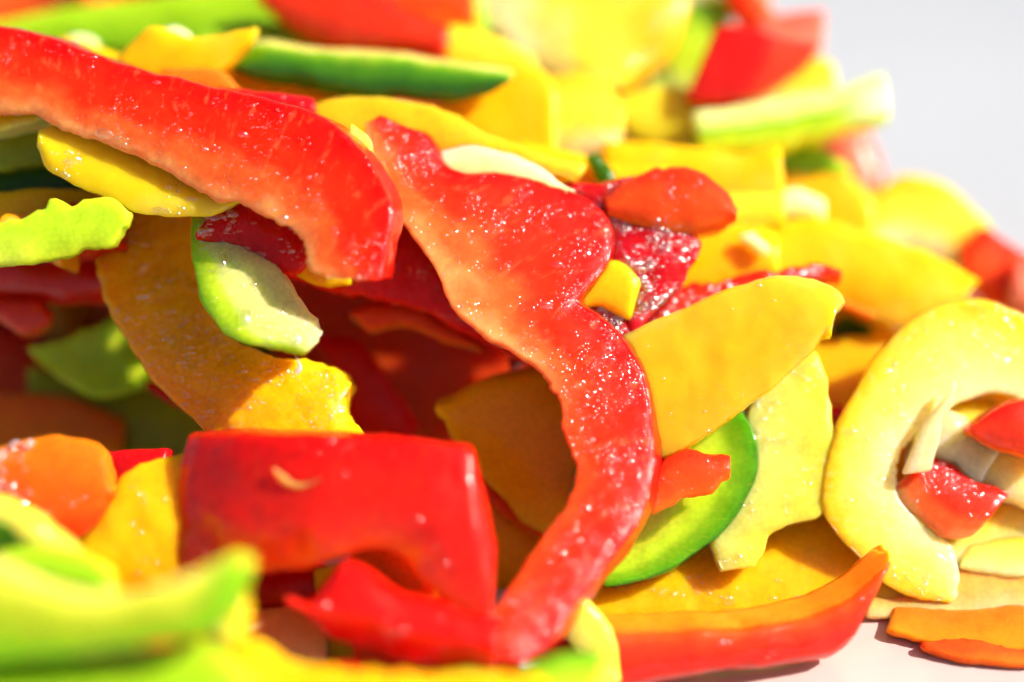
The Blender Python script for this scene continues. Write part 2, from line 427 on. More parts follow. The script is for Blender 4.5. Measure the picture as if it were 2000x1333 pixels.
    # surface relief along normals
    def normals(P):
        dl = np.roll(P, -1, 1) - np.roll(P, 1, 1)
        ds = np.empty_like(P); ds[1:-1] = P[2:] - P[:-2]; ds[0] = P[1] - P[0]; ds[-1] = P[-1] - P[-2]
        nn = np.cross(ds, dl); nn /= np.linalg.norm(nn, axis=-1, keepdims=True) + 1e-12
        ctr = P.mean(1, keepdims=True)
        if (nn * (P - ctr)).sum() < 0: nn = -nn
        return nn
    Nn = normals(P)
    h = vnoise(P * 0.14, seed + 3) * 0.32 + vnoise(P * 0.5, seed + 4) * 0.16 + vnoise(P * 1.5, seed + 5) * 0.09
    P = P + Nn * (h * rough)[..., None]
    Nn = normals(P)
    UV = np.stack([np.broadcast_to(sN[:, None], T.shape), np.broadcast_to(loop[None, :, 0], T.shape)], -1)
    return P, Nn, UV, np.array(reg)

def tube_faces(nr, m):
    i = np.arange(nr - 1)[:, None]; j = np.arange(m)[None, :]
    a = i * m + j; b = i * m + (j + 1) % m
    return np.stack([a, b, b + m, a + m], -1).reshape(-1, 4)

def make_mesh(name, V, quads, tris, UVv, mat):
    V = np.asarray(V)
    polys = [tuple(q) for q in quads.tolist()] + [tuple(t) for t in tris]
    # outward facing
    q = quads
    v0, v1, v2, v3 = V[q[:, 0]], V[q[:, 1]], V[q[:, 2]], V[q[:, 3]]
    vol = (np.einsum('ij,ij->i', v0, np.cross(v1, v2)) + np.einsum('ij,ij->i', v0, np.cross(v2, v3))).sum()
    for t in tris: vol += np.dot(V[t[0]], np.cross(V[t[1]], V[t[2]]))
    if vol < 0: polys = [p[::-1] for p in polys]
    me = bpy.data.meshes.new(name)
    me.from_pydata(V.tolist(), [], polys)
    uvl = me.uv_layers.new(name='UVMap')
    li = np.empty(len(me.loops), dtype=np.int32); me.loops.foreach_get('vertex_index', li)
    uvl.data.foreach_set('uv', np.asarray(UVv)[li].astype(np.float32).ravel())
    me.polygons.foreach_set('use_smooth', np.ones(len(me.polygons), dtype=bool))
    me.materials.append(mat)
    me.update()
    return me

def solid(P, UV):
    nr, m = P.shape[:2]
    V = P.reshape(-1, 3); uv = UV.reshape(-1, 2)
    quads = tube_faces(nr, m)
    c0 = len(V); V = np.vstack([V, P[0].mean(0), P[-1].mean(0)]); uv = np.vstack([uv, UV[0].mean(0), UV[-1].mean(0)])
    tris = [(c0, (j + 1) % m, j) for j in range(m)]
    base = (nr - 1) * m
    tris += [(c0 + 1, base + j, base + (j + 1) % m) for j in range(m)]
    return V, quads, tris, uv

def shell(P, Nn, UV, cols, r0, r1, out=0.06, depth=0.12):
    G = P[r0:r1][:, cols]; Ng = Nn[r0:r1][:, cols]; U = UV[r0:r1][:, cols].copy()
    a, b = G.shape[:2]
    O = G + Ng * out; I = G - Ng * depth
    # taper the rim of the sheet into the flesh
    V = np.vstack([O.reshape(-1, 3), I.reshape(-1, 3)]); uv = np.vstack([U.reshape(-1, 2)] * 2)
    i = np.arange(a - 1)[:, None]; j = np.arange(b - 1)[None, :]
    f = (i * b + j)
    q1 = np.stack([f, f + 1, f + b + 1, f + b], -1).reshape(-1, 4)
    q2 = q1[:, ::-1] + a * b
    rim = [k for k in range(b)] + [k * b + b - 1 for k in range(1, a)] + [(a - 1) * b + k for k in range(b - 2, -1, -1)] + [k * b for k in range(a - 2, 0, -1)]
    rim = np.array(rim); nx = np.roll(rim, -1)
    q3 = np.stack([rim, rim + a * b, nx + a * b, nx], -1)
    return V, np.vstack([q1, q2, q3]), [], uv

def bead_mesh(P, Nn, cols, count, r0, seed, mat):  # tiny reflecting domes added so the wet faces sparkle in the sun
    """beads of juice sitting in drifts on a cut face: flat domes, one mesh"""
    rg = np.random.default_rng(seed)
    a, c = P.shape[0], len(cols)
    ci, cj = rg.uniform(2, a - 4, count * 6), rg.uniform(0, c - 1.01, count * 6)
    i0, j0 = ci.astype(int), cj.astype(int); fi, fj = (ci - i0)[:, None], (cj - j0)[:, None]
    G, K = P[:, cols], Nn[:, cols]
    def bil(A): return (A[i0, j0] * (1 - fi) + A[i0 + 1, j0] * fi) * (1 - fj) + (A[i0, j0 + 1] * (1 - fi) + A[i0 + 1, j0 + 1] * fi) * fj
    pos, nor = bil(G), bil(K)
    den = vnoise(pos * 0.3, seed + 50) * 0.6 + vnoise(pos * 0.9, seed + 51) * 0.4
    keep = np.where(rg.uniform(-0.25, 0.25, len(pos)) < den - 0.16)[0][:count]
    pos, nor = pos[keep], nor[keep]; nor /= np.linalg.norm(nor, axis=1, keepdims=True)
    n = len(pos)
    r = r0 * np.exp(rg.normal(0, 0.62, n))
    ref = np.where(np.abs(nor[:, 2:3]) < 0.9, np.array([[0, 0, 1.0]]), np.array([[1.0, 0, 0]]))
    t1 = np.cross(nor, ref); t1 /= np.linalg.norm(t1, axis=1, keepdims=True); t2 = np.cross(nor, t1)
    sx = rg.uniform(0.8, 2.2, n)
    ang = np.arange(7) / 7 * 2 * math.pi
    tv = [(0, 0, 0.72)] + [(0.55 * math.cos(x), 0.55 * math.sin(x), 0.55) for x in ang] + [(math.cos(x), math.sin(x), -0.1) for x in ang]
    tv = np.array(tv)
    V = pos[:, None] + r[:, None, None] * (tv[None, :, 0:1] * sx[:, None, None] * t1[:, None] + tv[None, :, 1:2] * t2[:, None] + tv[None, :, 2:3] * nor[:, None])
    tris = [(0, 1 + k, 1 + (k + 1) % 7) for k in range(7)]
    quads = [(1 + k, 8 + k, 8 + (k + 1) % 7, 1 + (k + 1) % 7) for k in range(7)]
    polys = []
    for k in range(n):
        o = k * 15
        polys += [tuple(i + o for i in f) for f in tris] + [tuple(i + o for i in f) for f in quads]
    me = bpy.data.meshes.new('juice_beads')
    me.from_pydata((V.reshape(-1, 3) * MM).tolist(), [], polys)
    me.polygons.foreach_set('use_smooth', np.ones(len(me.polygons), dtype=bool))
    me.materials.append(mat)
    me.update()
    return me

COUNT = [0]
GW, GH = 70, 40
ZMAX = np.full((GH, GW), -1e9)
def cellof(px, py):
    return int(min(max((py + 130) // 40, 0), GH - 1)), int(min(max((px + 600) // 40, 0), GW - 1))
def note_depth(P):
    Q = P.reshape(-1, 3)[::3] - C_
    D = Q @ F_; s = DIST / (DIST + D)
    px = 1000 + (Q @ R_) * s / PXMM; py = 666.5 - (Q @ U_) * s / PXMM
    gx = np.clip((px + 600) // 40, 0, GW - 1).astype(int); gy = np.clip((py + 130) // 40, 0, GH - 1).astype(int)
    np.maximum.at(ZMAX, (gy, gx), D)
CENT = []
def pc(name, label, mat, st, d=0, kx=0.0, ky=0.35, th=4.5, bulge=0.4, bend=0.0, twist=0.0, ex=0.0, ey=0.0, skin=None, skin_m=None,
       beads=0, bead_m='bead_red', bead_r=0.09, thin=0.8, ragA=0.08, ragB=0.2, rough=0.8, res=0.5, corner=0.28, cat='pepper strip', group=None):
    COUNT[0] += 1
    seed = COUNT[0] * 13
    th = th * thin
    P, Nn, UV, reg = loft(st, d, kx, ky, th, bulge, bend, twist, ex, ey, ragA, ragB, rough, res, seed, corner)
    note_depth(P)
    P = P * MM
    org = P.reshape(-1, 3).mean(0); org[2] = P[..., 2].min()
    V, q, t, uv = solid(P - org, UV)
    hasparts = bool(skin or beads)
    me = make_mesh('flesh' if hasparts else name, V, q, t, uv, MATS[mat])
    if hasparts:
        o = bpy.data.objects.new(name, None); o.empty_display_size = 0.002
        f = bpy.data.objects.new('flesh', me); f.parent = o
        sc.collection.objects.link(f)
    if beads:
        bo = bpy.data.objects.new('juice_beads', bead_mesh((P - org) / MM, Nn, np.where(reg == 0)[0], beads, bead_r, seed, MATS[bead_m]))
        bo['kind'] = 'stuff'; bo.parent = o
        sc.collection.objects.link(bo)
    if skin:
        k = {'front': 0, 'B': 1, 'back': 2, 'A': 3}[skin]
        cols = np.where(reg == k)[0]
        if k == 0: cols = np.concatenate([[cols[0] - 1], cols, [cols[-1] + 1]])
        sv = shell((P - org) / MM, Nn, UV, cols, 1, P.shape[0] - 1)
        so = bpy.data.objects.new('skin', make_mesh('skin', sv[0] * MM, sv[1], sv[2], sv[3], MATS[skin_m]))
        so.parent = o
        sc.collection.objects.link(so)
    if not hasparts:
        o = bpy.data.objects.new(name, me)
    o.location = org
    sc.collection.objects.link(o)
    o['label'] = label; o['category'] = cat
    o['group'] = group or '%s pepper pieces in the heap' % name.split('_')[0]
    CENT.append((np.mean([(s[0] + s[2]) / 2 for s in st]), np.mean([(s[1] + s[3]) / 2 for s in st]), d + th))
    return o

# --- the long red strips in focus
pc('red_pepper_strip', 'long red strip crossing the upper left, blunt end hanging at the centre', 'red_cut',
   [(-70,48,-70,212),(0,57,0,218),(85,74,75,222),(170,103,140,262),(260,138,215,280),(350,160,300,316),(450,184,385,368),(540,206,455,393),(612,228,520,420),(675,270,560,448),(725,322,585,476),(755,382,597,508),(763,432,612,532),(752,488,648,545),(740,542,692,550)],
   beads=900, bead_r=0.05, thin=1.0, d=-0.5, kx=-0.16, ky=0.3, th=4.5, bulge=0.4, ex=0.0, ey=0.2, ragA=0.08, ragB=0.28, skin='A', skin_m='orange_skin', res=0.3)
pc('red_pepper_strip', 'wide-headed red strip curling down the centre of the heap like an S', 'red_curl',
   [(745,230,716,245),(790,246,716,275),(828,257,726,305),(850,285,738,330),(866,318,748,365),(905,338,760,410),(975,340,800,452),(1050,352,832,495),(1120,378,858,540),(1172,412,876,585),(1192,460,892,608),(1186,505,925,636),(1158,548,962,662),(1128,588,1000,688),(1162,616,1040,712),(1208,660,1072,742),(1244,716,1088,780),(1264,780,1100,828),(1272,850,1116,880),(1271,915,1124,926),(1258,980,1112,980),(1232,1034,1084,1030),(1196,1086,1042,1088),(1154,1140,1002,1140),(1112,1196,962,1196),(1076,1252,926,1240),(1030,1292,912,1280)],
   beads=1900, bead_r=0.05, thin=1.0, d=-2.5, ky=0.5, kx=0.15, th=5.0, bulge=0.25, ex=0.4, ey=0.1, ragA=0.035, ragB=0.2, skin='A', skin_m='red_skin', res=0.3, rough=0.65)
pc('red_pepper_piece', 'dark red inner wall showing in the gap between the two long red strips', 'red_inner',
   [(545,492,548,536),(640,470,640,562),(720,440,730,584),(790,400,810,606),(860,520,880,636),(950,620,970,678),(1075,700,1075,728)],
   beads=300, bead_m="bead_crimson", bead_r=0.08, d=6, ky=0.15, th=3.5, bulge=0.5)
pc('red_pepper_piece', 'small orange-red sliver with torn left end in the shaded hollow', 'red_orange',
   [(682,604,684,620),(712,599,704,640),(745,596,728,652),(780,595,780,640),(825,602,835,654),(870,630,880,674),(935,668,935,690)],
   d=9.5, ky=0.1, th=2, bulge=0.4, ragA=0.25, ragB=0.3)
pc('red_pepper_piece', 'dark red wedge deep in the hollow beside the golden strip', 'red_plain',
   [(620,655,640,700),(690,662,660,780),(730,700,670,860),(775,770,700,890),(815,830,760,900)],
   d=15, ky=0.1, th=3, bulge=0.5)
pc('red_pepper_piece', 'broad shaded red-brown slab at the back of the central hollow', 'red_orange',
   [(540,540,540,760),(660,545,680,840),(800,560,800,900),(940,620,920,920),(1090,680,1090,900)],
   d=22, ky=0.05, th=4, bulge=-0.6)
pc('yellow_pepper_piece', 'orange-yellow square piece in the shade left of the curling strip', 'yellow_inner',
   [(866,802,870,818),(905,778,886,850),(960,754,922,905),(1030,738,975,962),(1090,728,1048,1034),(1160,760,1140,1040)],
   d=6.5, ky=0.1, kx=-0.1, th=4, bulge=0.6, ey=0.25, ragA=0.1, ragB=0.12, corner=0.8, cat='pepper chunk')
pc('yellow_pepper_piece', 'mustard yellow piece showing below the shaded square one', 'yellow_inner',
   [(905,900,930,1140),(950,950,960,1170),(1010,1000,1020,1170),(1070,1052,1080,1120)],
   d=9.0, ky=0.15, th=4, bulge=0.5)
pc('red_pepper_piece', 'sliver filling what is only a dark gap under the square piece', 'red_orange',  # solid sliver put in place of a dark seam between pieces
   [(940,925,930,960),(990,968,975,1000),(1030,1005,1030,1035),(1060,1030,1055,1048)], d=7.6, th=2, bulge=0.2, cat='pepper bit')
# --- foreground red slab and curl
pc('red_pepper_piece', 'big glossy red slab at lower left of centre with a long right leg', 'red_slab',
   [(372,857,330,1026,3.4),(398,854,350,1098,2.4),(480,851,450,1128,0.8),(600,850,580,1112),(690,854,682,1082),(770,861,742,1074),(830,868,790,1086),(880,876,830,1142),(916,886,880,1196),(930,930,925,1236),(962,1080,955,1262)],
   beads=40, bead_r=0.1, thin=1.0, d=-11, ky=0.12, kx=-0.05, th=4.5, bulge=0.9, bend=-0.9, ey=0.1, skin='front', skin_m='red_skin', ragA=0.06, ragB=0.12, rough=0.7, cat='pepper chunk')
pc('red_pepper_shred', 'tiny pale hook of flesh stuck on the big red slab', 'shred',
   [(532,916,540,914),(536,930,548,922),(544,942,558,932),(560,950,566,942),(580,954,584,948),(606,948,606,946),(626,944,628,936),(644,950,648,930),(656,944,656,934)],
   d=-12.2, ky=0.12, th=0.5, bulge=0.1, ragA=0.1, ragB=0.1, res=0.2, corner=0.12, cat='pepper bit', rough=0.3)
pc('red_pepper_strip', 'red curl with a thin pointed tail at the bottom centre', 'red_plain',
   [(562,1168,566,1178),(604,1178,604,1200),(634,1142,640,1240),(668,1104,690,1262),(715,1112,745,1276),(770,1152,800,1292),(830,1170,850,1296),(900,1190,900,1302),(970,1210,960,1304)],
   beads=60, bead_r=0.1, d=-14, ky=0.2, th=4, bulge=1.6, ragA=0.1, ragB=0.12, skin='front', skin_m='red_skin')
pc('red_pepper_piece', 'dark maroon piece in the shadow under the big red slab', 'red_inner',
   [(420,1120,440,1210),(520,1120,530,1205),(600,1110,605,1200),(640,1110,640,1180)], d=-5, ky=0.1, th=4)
pc('red_pepper_piece', 'salmon brown chunk in shade at the bottom behind the tail of the curl', 'peach',
   [(440,1195,430,1310),(500,1190,500,1320),(560,1190,570,1330),(626,1200,630,1330)], d=-8, ky=0.15, th=5, bulge=0.7, cat='pepper chunk')
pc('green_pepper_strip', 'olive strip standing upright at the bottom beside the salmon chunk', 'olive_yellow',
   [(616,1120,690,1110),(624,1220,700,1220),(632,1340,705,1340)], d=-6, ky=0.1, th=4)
pc('orange_pepper_piece', 'shaded orange piece behind the lower red curl', 'orange_soft',
   [(690,1060,690,1130),(760,1070,760,1170),(850,1120,850,1200)], d=-4, ky=0.1, th=4)
pc('red_pepper_piece', 'dim red brown piece under the red curl at the bottom edge', 'red_orange',
   [(690,1230,700,1345),(790,1240,800,1350),(900,1270,900,1350),(1010,1280,1010,1350)], d=-9, ky=0.1, th=4)
# --- foreground green and yellow, out of focus
pc('green_pepper_piece', 'large blurred green piece with pale cut rim at the bottom left', 'green_skin_top',
   [(-90,1085,-80,1300),(0,1108,0,1290),(100,1146,100,1280),(220,1160,225,1268),(330,1138,330,1254),(415,1098,392,1240),(462,1080,432,1228),(486,1092,466,1180)],
   d=-31, ky=0.3, th=4, bulge=0.3, ragA=0.1, ragB=0.15, res=0.7)
pc('green_pepper_piece', 'blurred bright green piece along the bottom left corner', 'green_bright',
   [(-90,1290,-90,1420),(60,1278,60,1420),(200,1280,200,1420),(320,1264,330,1420),(410,1262,430,1420),(480,1316,500,1420)],
   d=-29, ky=0.35, th=5, bulge=1.4, res=0.7)
pc('yellow_pepper_strip', 'blurred yellow strip with ragged rim along the bottom edge', 'yellow_cut',
   [(392,1228,380,1300),(440,1250,430,1400),(510,1258,500,1420),(570,1290,570,1420),(680,1312,680,1420),(820,1316,820,1420),(960,1314,960,1420),(1060,1325,1060,1420)],
   d=-25, ky=0.45, th=4, bulge=0.8, ragA=0.3, res=0.7)
pc('yellow_pepper_bit', 'pale glistening cut end beside the large blurred green piece', 'yellow_white',
   [(468,1160,440,1170),(478,1200,430,1210),(470,1250,420,1240)], d=-24, ky=0.2, th=3, ragA=0.2, cat='pepper bit')
pc('green_pepper_piece', 'pale green blurred tip poking up at the bottom centre', 'green_cut',
   [(960,1345,960,1400),(1010,1312,1020,1400),(1060,1286,1070,1400),(1112,1272,1120,1400),(1168,1276,1176,1400)],
   d=-21, ky=0.4, th=4, bulge=0.8, res=0.7)
pc('yellow_pepper_strip', 'pale yellow-green strip peeking out right of the S curl near the bottom', 'yellow_green',
   [(1130,1150,1080,1200),(1165,1190,1110,1250),(1200,1240,1130,1300),(1215,1330,1130,1345)], d=-9, ky=0.2, th=3.5)
pc('red_pepper_bit', 'dark red bit between the S curl and the bottom right red slab', 'red_inner',
   [(1070,1230,1060,1300),(1110,1236,1100,1310),(1150,1250,1150,1320)], d=-7, th=3, cat='pepper bit')
# --- bottom right
pc('red_pepper_piece', 'red slab with orange cut top lying on the table at the bottom right', 'red_orange_top',
   [(1172,1232,1150,1360),(1260,1234,1250,1338),(1380,1230,1380,1316),(1490,1222,1480,1302),(1580,1202,1560,1290),(1660,1168,1625,1282),(1738,1098,1652,1268)],
   beads=60, bead_m="bead_orange", bead_r=0.1, corner=1.3, d=-6, ky=-0.1, kx=0.2, th=4.5, bulge=0.7, bend=-0.6, ex=-0.1, ey=0.28, skin='front', skin_m='red_skin', cat='pepper chunk', ragA=0.1, ragB=0.06)
pc('orange_pepper_piece', 'flat orange piece lying on the table at the right edge, near the bottom', 'orange_soft',
   [(1752,1184,1738,1228),(1850,1188,1836,1256),(1950,1184,1950,1266),(2090,1174,2090,1266)], d=0.2, ky=1.3, th=1.3, bulge=0.2, ragA=0.15, cat='pepper chunk', corner=0.3)
pc('orange_pepper_piece', 'vivid orange-red sliver at the lower right edge on the table', 'red_orange',
   [(1806,1256,1812,1268),(1880,1236,1880,1284),(1960,1224,1965,1294),(2090,1220,2090,1300)], d=-1.8, ky=1.3, th=1.3, bulge=0.3, corner=0.3)
pc('orange_pepper_piece', 'pale orange piece behind the lower tip of the yellow C-shaped ring', 'orange_peach',
   [(1690,1150,1700,1206),(1820,1110,1820,1206),(1900,1086,1910,1198),(1990,1090,2000,1196),(2080,1100,2080,1190)], d=4, ky=0.9, th=2.5, bulge=0.4)
pc('yellow_pepper_piece', 'added thin cream slice lying flat, brightening the shaded table at the lower right', 'pale_cream',  # added pale slice: covers table that would lie in grey shadow
   [(1540,1210,1560,1310),(1640,1186,1650,1316),(1740,1176,1750,1310),(1830,1180,1850,1290),(1910,1190,1910,1270)], d=1.0, ky=1.55, th=0.9, bulge=0.1, thin=1.0)
pc('yellow_pepper_strip', 'yellow C-shaped ring at the right edge with glistening cut face', 'yellow_pale',
   [(2120,700,2080,850),(2040,640,2010,790),(1975,606,1950,766),(1892,586,1885,780),(1800,614,1816,818),(1722,682,1772,862),(1668,772,1752,890),(1632,856,1748,920),(1611,940,1745,958),(1614,1004,1762,988),(1644,1048,1800,1022),(1690,1096,1836,1048),(1738,1146,1860,1074),(1800,1168,1872,1116),(1850,1174,1873,1152)],
   beads=1300, bead_m="bead_yellow", bead_r=0.06, d=5.2, ky=0.2, kx=0.15, rough=0.5, th=4.0, bulge=0.1, ex=0.3, ey=0.1, ragA=0.1, ragB=0.2, skin='A', skin_m='yellow_skin', res=0.3)
pc('yellow_pepper_piece', 'pale yellow band curving inside the C-shaped ring', 'yellow_pale',
   [(1790,800,1790,910),(1860,785,1850,890),(1940,790,1900,930),(2000,830,1960,970),(2080,880,2060,1010)], d=7.2, ky=0.4, th=4, bulge=0.7)
pc('yellow_pepper_piece', 'yellow lower band inside the C-shaped ring behind the orange chunk', 'yellow_pale',
   [(1850,1040,1860,1100),(1920,1000,1930,1100),(1970,950,1990,1090),(2080,930,2080,1080)], d=7, ky=0.45, th=4, bulge=0.7)
pc('yellow_pepper_piece', 'golden floor piece seen through the opening of the C-shaped ring', 'yellow_smooth',
   [(1720,850,1740,1080),(1800,830,1820,1110),(1900,830,1920,1130),(2060,840,2060,1130)], d=15, ky=0.6, th=4)
pc('yellow_pepper_shred', 'thin pale pink tongue of membrane inside the C-shaped ring', 'pith',
   [(1866,752,1858,766),(1858,790,1822,806),(1838,830,1800,842),(1830,880,1775,900),(1820,915,1766,922)], d=3.5, ky=0.2, th=1.0, bulge=0.3, ragA=0.2, ragB=0.1, corner=0.25, cat='pepper bit')
pc('red_pepper_piece', 'orange-red chunk nested inside the C-shaped ring', 'red_cut',
   [(1832,896,1744,962),(1868,914,1775,996),(1900,940,1815,1030),(1938,950,1852,1052),(1970,964,1888,1050)], beads=70, bead_r=0.07, d=4.2, ky=0.3, kx=0.05, th=4, bulge=0.6, ragA=0.2, cat='pepper chunk', skin='A', skin_m='red_skin')
pc('red_pepper_piece', 'bright red corner piece cut by the right picture edge inside the ring', 'red_orange',
   [(1900,836,1906,846),(1940,806,1935,862),(1985,788,1975,880),(2060,780,2050,900)], d=3.5, ky=0.2, th=4, bulge=0.5, skin='front', skin_m='red_skin', cat='pepper chunk')
# --- right of the S curl
pc('yellow_pepper_piece', 'big smooth yellow slab right of the S curl with a nibbled right tip', 'yellow_slab',
   [(1215,655,1262,905),(1290,622,1310,888),(1380,584,1375,852),(1470,553,1440,806),(1530,543,1500,762),(1580,546,1550,718),(1624,562,1578,692),(1640,574,1596,672),(1647,588,1606,656),(1630,612,1622,652)],
   beads=60, bead_m="bead_yellow", bead_r=0.07, d=0.9, ky=0.28, kx=-0.12, th=3.0, bulge=1.2, ragA=0.06, ragB=0.1, skin='front', skin_m='yellow_skin', cat='pepper chunk', rough=0.7)
pc('yellow_pepper_piece', 'translucent yellow-green piece with ragged foot under the big yellow slab', 'yellow_green',
   [(1590,694,1480,760),(1612,740,1462,800),(1622,800,1462,850),(1618,880,1462,905),(1612,950,1455,960),(1600,1006,1420,1010),(1512,1040,1385,1055),(1495,1075,1392,1085),(1470,1104,1408,1112)],
   beads=450, bead_m="bead_yellow", bead_r=0.07, d=3.6, ky=0.25, th=2.4, bulge=0.3, ragA=0.2, ragB=0.2, rough=1.0)
pc('yellow_pepper_piece', 'orange-yellow flat piece spread below the green crescent', 'yellow_inner',
   [(1100,1140,1120,1230),(1200,1120,1210,1215),(1320,1090,1320,1210),(1450,1040,1450,1200),(1600,990,1600,1190),(1700,1020,1720,1180),(1760,1070,1790,1180)],
   beads=160, bead_m="bead_yellow", bead_r=0.08, d=4.2, ky=0.5, th=3, bulge=0.5)
pc('green_pepper_strip', 'green crescent with dark shiny rim right of the S curl', 'green_crescent',
   [(1448,800,1310,850),(1474,856,1300,905),(1478,915,1290,955),(1458,970,1275,990),(1415,1030,1255,1020),(1350,1084,1225,1045),(1280,1122,1190,1070),(1190,1144,1140,1100)],
   d=2.4, ky=0.25, th=3.0, bulge=-0.5, ragA=0.05, ragB=0.2, skin='A', skin_m='green_skin', ex=0.2)
pc('red_pepper_piece', 'small orange-red chunk resting on the green crescent', 'red_orange',
   [(1276,932,1276,1004),(1304,898,1306,990),(1340,880,1345,970),(1384,888,1388,962),(1422,892,1424,932)], beads=40, bead_r=0.07, d=-1.0, ky=0.2, kx=0.1, th=2.6, bulge=0.5, ragA=0.2, ragB=0.25, cat='pepper chunk')
pc('red_pepper_piece', 'crimson granular membrane between the S curl head and the yellow slab', 'crimson_rough',
   [(1240,350,1110,362),(1280,400,1168,410),(1318,440,1192,462),(1368,474,1200,512),(1345,530,1236,548),(1306,585,1240,592),(1262,636,1224,640),(1240,662,1226,655)],
   beads=900, bead_m="bead_crimson", bead_r=0.1, d=5.5, ky=0.35, th=3, bulge=0.6, ragA=0.3, ragB=0.25, rough=1.6)
pc('red_pepper_strip', 'thin crimson granular band behind the shoulder of the S curl', 'crimson_rough',
   [(1120,575,1118,592),(1160,580,1140,606),(1200,604,1180,640),(1238,640,1215,668)], beads=150, bead_m="bead_crimson", bead_r=0.12, d=4.0, th=2, bulge=0.4, ragA=0.15, rough=1.2)
pc('red_pepper_piece', 'orange-red rounded lobe above the crimson membrane', 'red_orange',
   [(1186,384,1196,424),(1225,354,1232,436),(1280,338,1285,450),(1335,336,1330,456),(1385,348,1380,448),(1418,374,1415,438),(1436,405,1432,428)], beads=60, bead_r=0.09, d=6.5, ky=0.3, th=4, bulge=1.3, ragA=0.25, ragB=0.12, cat='pepper chunk')
pc('yellow_pepper_bit', 'small yellow facet framed by the S curl and crimson membrane', 'yellow_inner',
   [(1120,580,1135,600),(1168,520,1170,590),(1212,516,1205,606),(1243,550,1226,616)], d=3.4, ky=0.2, th=1.6, bulge=0.2, cat='pepper bit')
pc('red_pepper_strip', 'thin red strip with wet glints lying behind the big yellow slab', 'red_cut_deep',
   [(1250,612,1250,660),(1320,566,1325,622),(1380,548,1400,594),(1450,536,1470,566),(1520,528,1540,552),(1590,516,1600,544),(1643,522,1640,542)], beads=250, bead_r=0.13, d=9, ky=0.4, th=3, bulge=0.7, ragA=0.25, rough=1.2)
pc('yellow_pepper_piece', 'yellow piece just above the thin wet red strip', 'yellow_smooth',
   [(1330,474,1310,580),(1380,446,1380,572),(1440,440,1450,560),(1510,452,1520,548)], d=14, ky=0.35, th=4, bulge=0.8)
pc('yellow_pepper_piece', 'large soft yellow slab in the right middle ground', 'yellow_smooth',
   [(1490,456,1480,560),(1560,434,1560,570),(1640,438,1640,590),(1720,460,1700,618),(1800,490,1750,636),(1870,524,1810,626),(1912,548,1880,590)],
   d=16.5, ky=0.45, th=4.5, bulge=1.0, cat='pepper chunk', res=0.7)
pc('yellow_pepper_piece', 'shaded mustard edge under the large soft yellow slab', 'yellow_inner',
   [(1580,580,1580,680),(1650,600,1650,690),(1720,630,1710,700),(1770,640,1760,690)], d=21, ky=0.2, th=4)
pc('yellow_pepper_piece', 'amber piece glimpsed in the gap left of the C-shaped ring', 'yellow_inner',
   [(1560,680,1560,860),(1620,670,1630,900),(1690,660,1690,900),(1750,680,1750,880)], d=15, ky=0.3, th=4)
pc('yellow_pepper_piece', 'blurred yellow curved piece with pale inside on the right outline', 'yellow_white',
   [(1680,400,1700,480),(1724,362,1745,478),(1786,342,1800,490),(1850,362,1850,510),(1900,408,1888,535),(1930,450,1900,560)], d=28, ky=0.4, th=5, bulge=0.8, res=0.8)
pc('green_pepper_bit', 'tiny green edge at the right outline next to a red piece', 'green_bright',
   [(1880,400,1890,440),(1910,418,1912,450),(1935,440,1925,460)], d=29, th=3, cat='pepper bit', res=0.8)
pc('red_pepper_piece', 'blurred orange-red chunk on the outline at the right edge', 'red_orange',
   [(1884,480,1900,560),(1915,446,1930,600),(1960,468,1970,620),(2010,500,2010,640),(2080,540,2080,650)], d=24, ky=0.4, th=5, bulge=1.2, res=0.8, cat='pepper chunk')
pc('red_pepper_piece', 'pinkish red sliver at the extreme right edge above the ring', 'pink',
   [(1990,505,1985,580),(2030,510,2030,600),(2090,530,2090,610)], d=20.5, th=3, bulge=0.5, res=0.8)
pc('red_pepper_strip', 'pale pink-red strip standing upright on the right outline', 'pink',
   [(1690,250,1610,260),(1712,300,1618,310),(1724,350,1630,360),(1700,396,1648,408),(1680,440,1660,440)], d=32, ky=0.35, th=4, bulge=1.0, res=0.8)
# --- upper right
pc('green_pepper_strip', 'pale green wedge jutting out on the upper right outline', 'green_facets',
   [(1360,222,1380,304),(1430,210,1430,298),(1500,197,1510,288),(1570,186,1580,274),(1632,180,1640,256),(1680,160,1695,242),(1722,146,1730,226)], d=22, ky=0.3, th=4.5, bulge=1.0, res=0.7)
pc('yellow_pepper_piece', 'olive yellow slab under the red cube at the upper right', 'olive_yellow',
   [(1215,190,1230,260),(1290,170,1290,290),(1370,180,1360,302),(1450,190,1420,305)], d=24.5, ky=0.25, th=5, bulge=0.6, res=0.8, cat='pepper chunk')
pc('green_pepper_strip', 'small bright green sliver under the pale green wedge', 'green_bright',
   [(1506,322,1508,332),(1540,294,1545,342),(1600,290,1600,344),(1662,332,1655,340)], d=26, ky=0.2, th=3, bulge=0.5, res=0.7)
pc('red_pepper_piece', 'dark red cube with a torn top at the upper right', 'red_cube',
   [(1408,50,1348,190),(1455,55,1395,200),(1502,70,1446,194),(1552,80,1508,172),(1600,84,1566,134)], d=23, ky=0.2, th=5, bulge=0.5, ragA=0.2, cat='pepper chunk', skin='front', skin_m='red_skin', res=0.7)
pc('red_pepper_piece', 'soft pinkish red chunk behind the dark red cube', 'pink',
   [(1490,34,1490,110),(1550,28,1550,120),(1604,22,1600,110)], d=29, ky=0.2, th=5, bulge=0.4, res=0.8, cat='pepper chunk')
pc('orange_pepper_strip', 'blurred orange strip leaning out of the top behind the red cube', 'red_orange',
   [(1415,-50,1500,-50),(1430,0,1502,5),(1470,60,1530,60)], d=32, th=4, res=0.8)
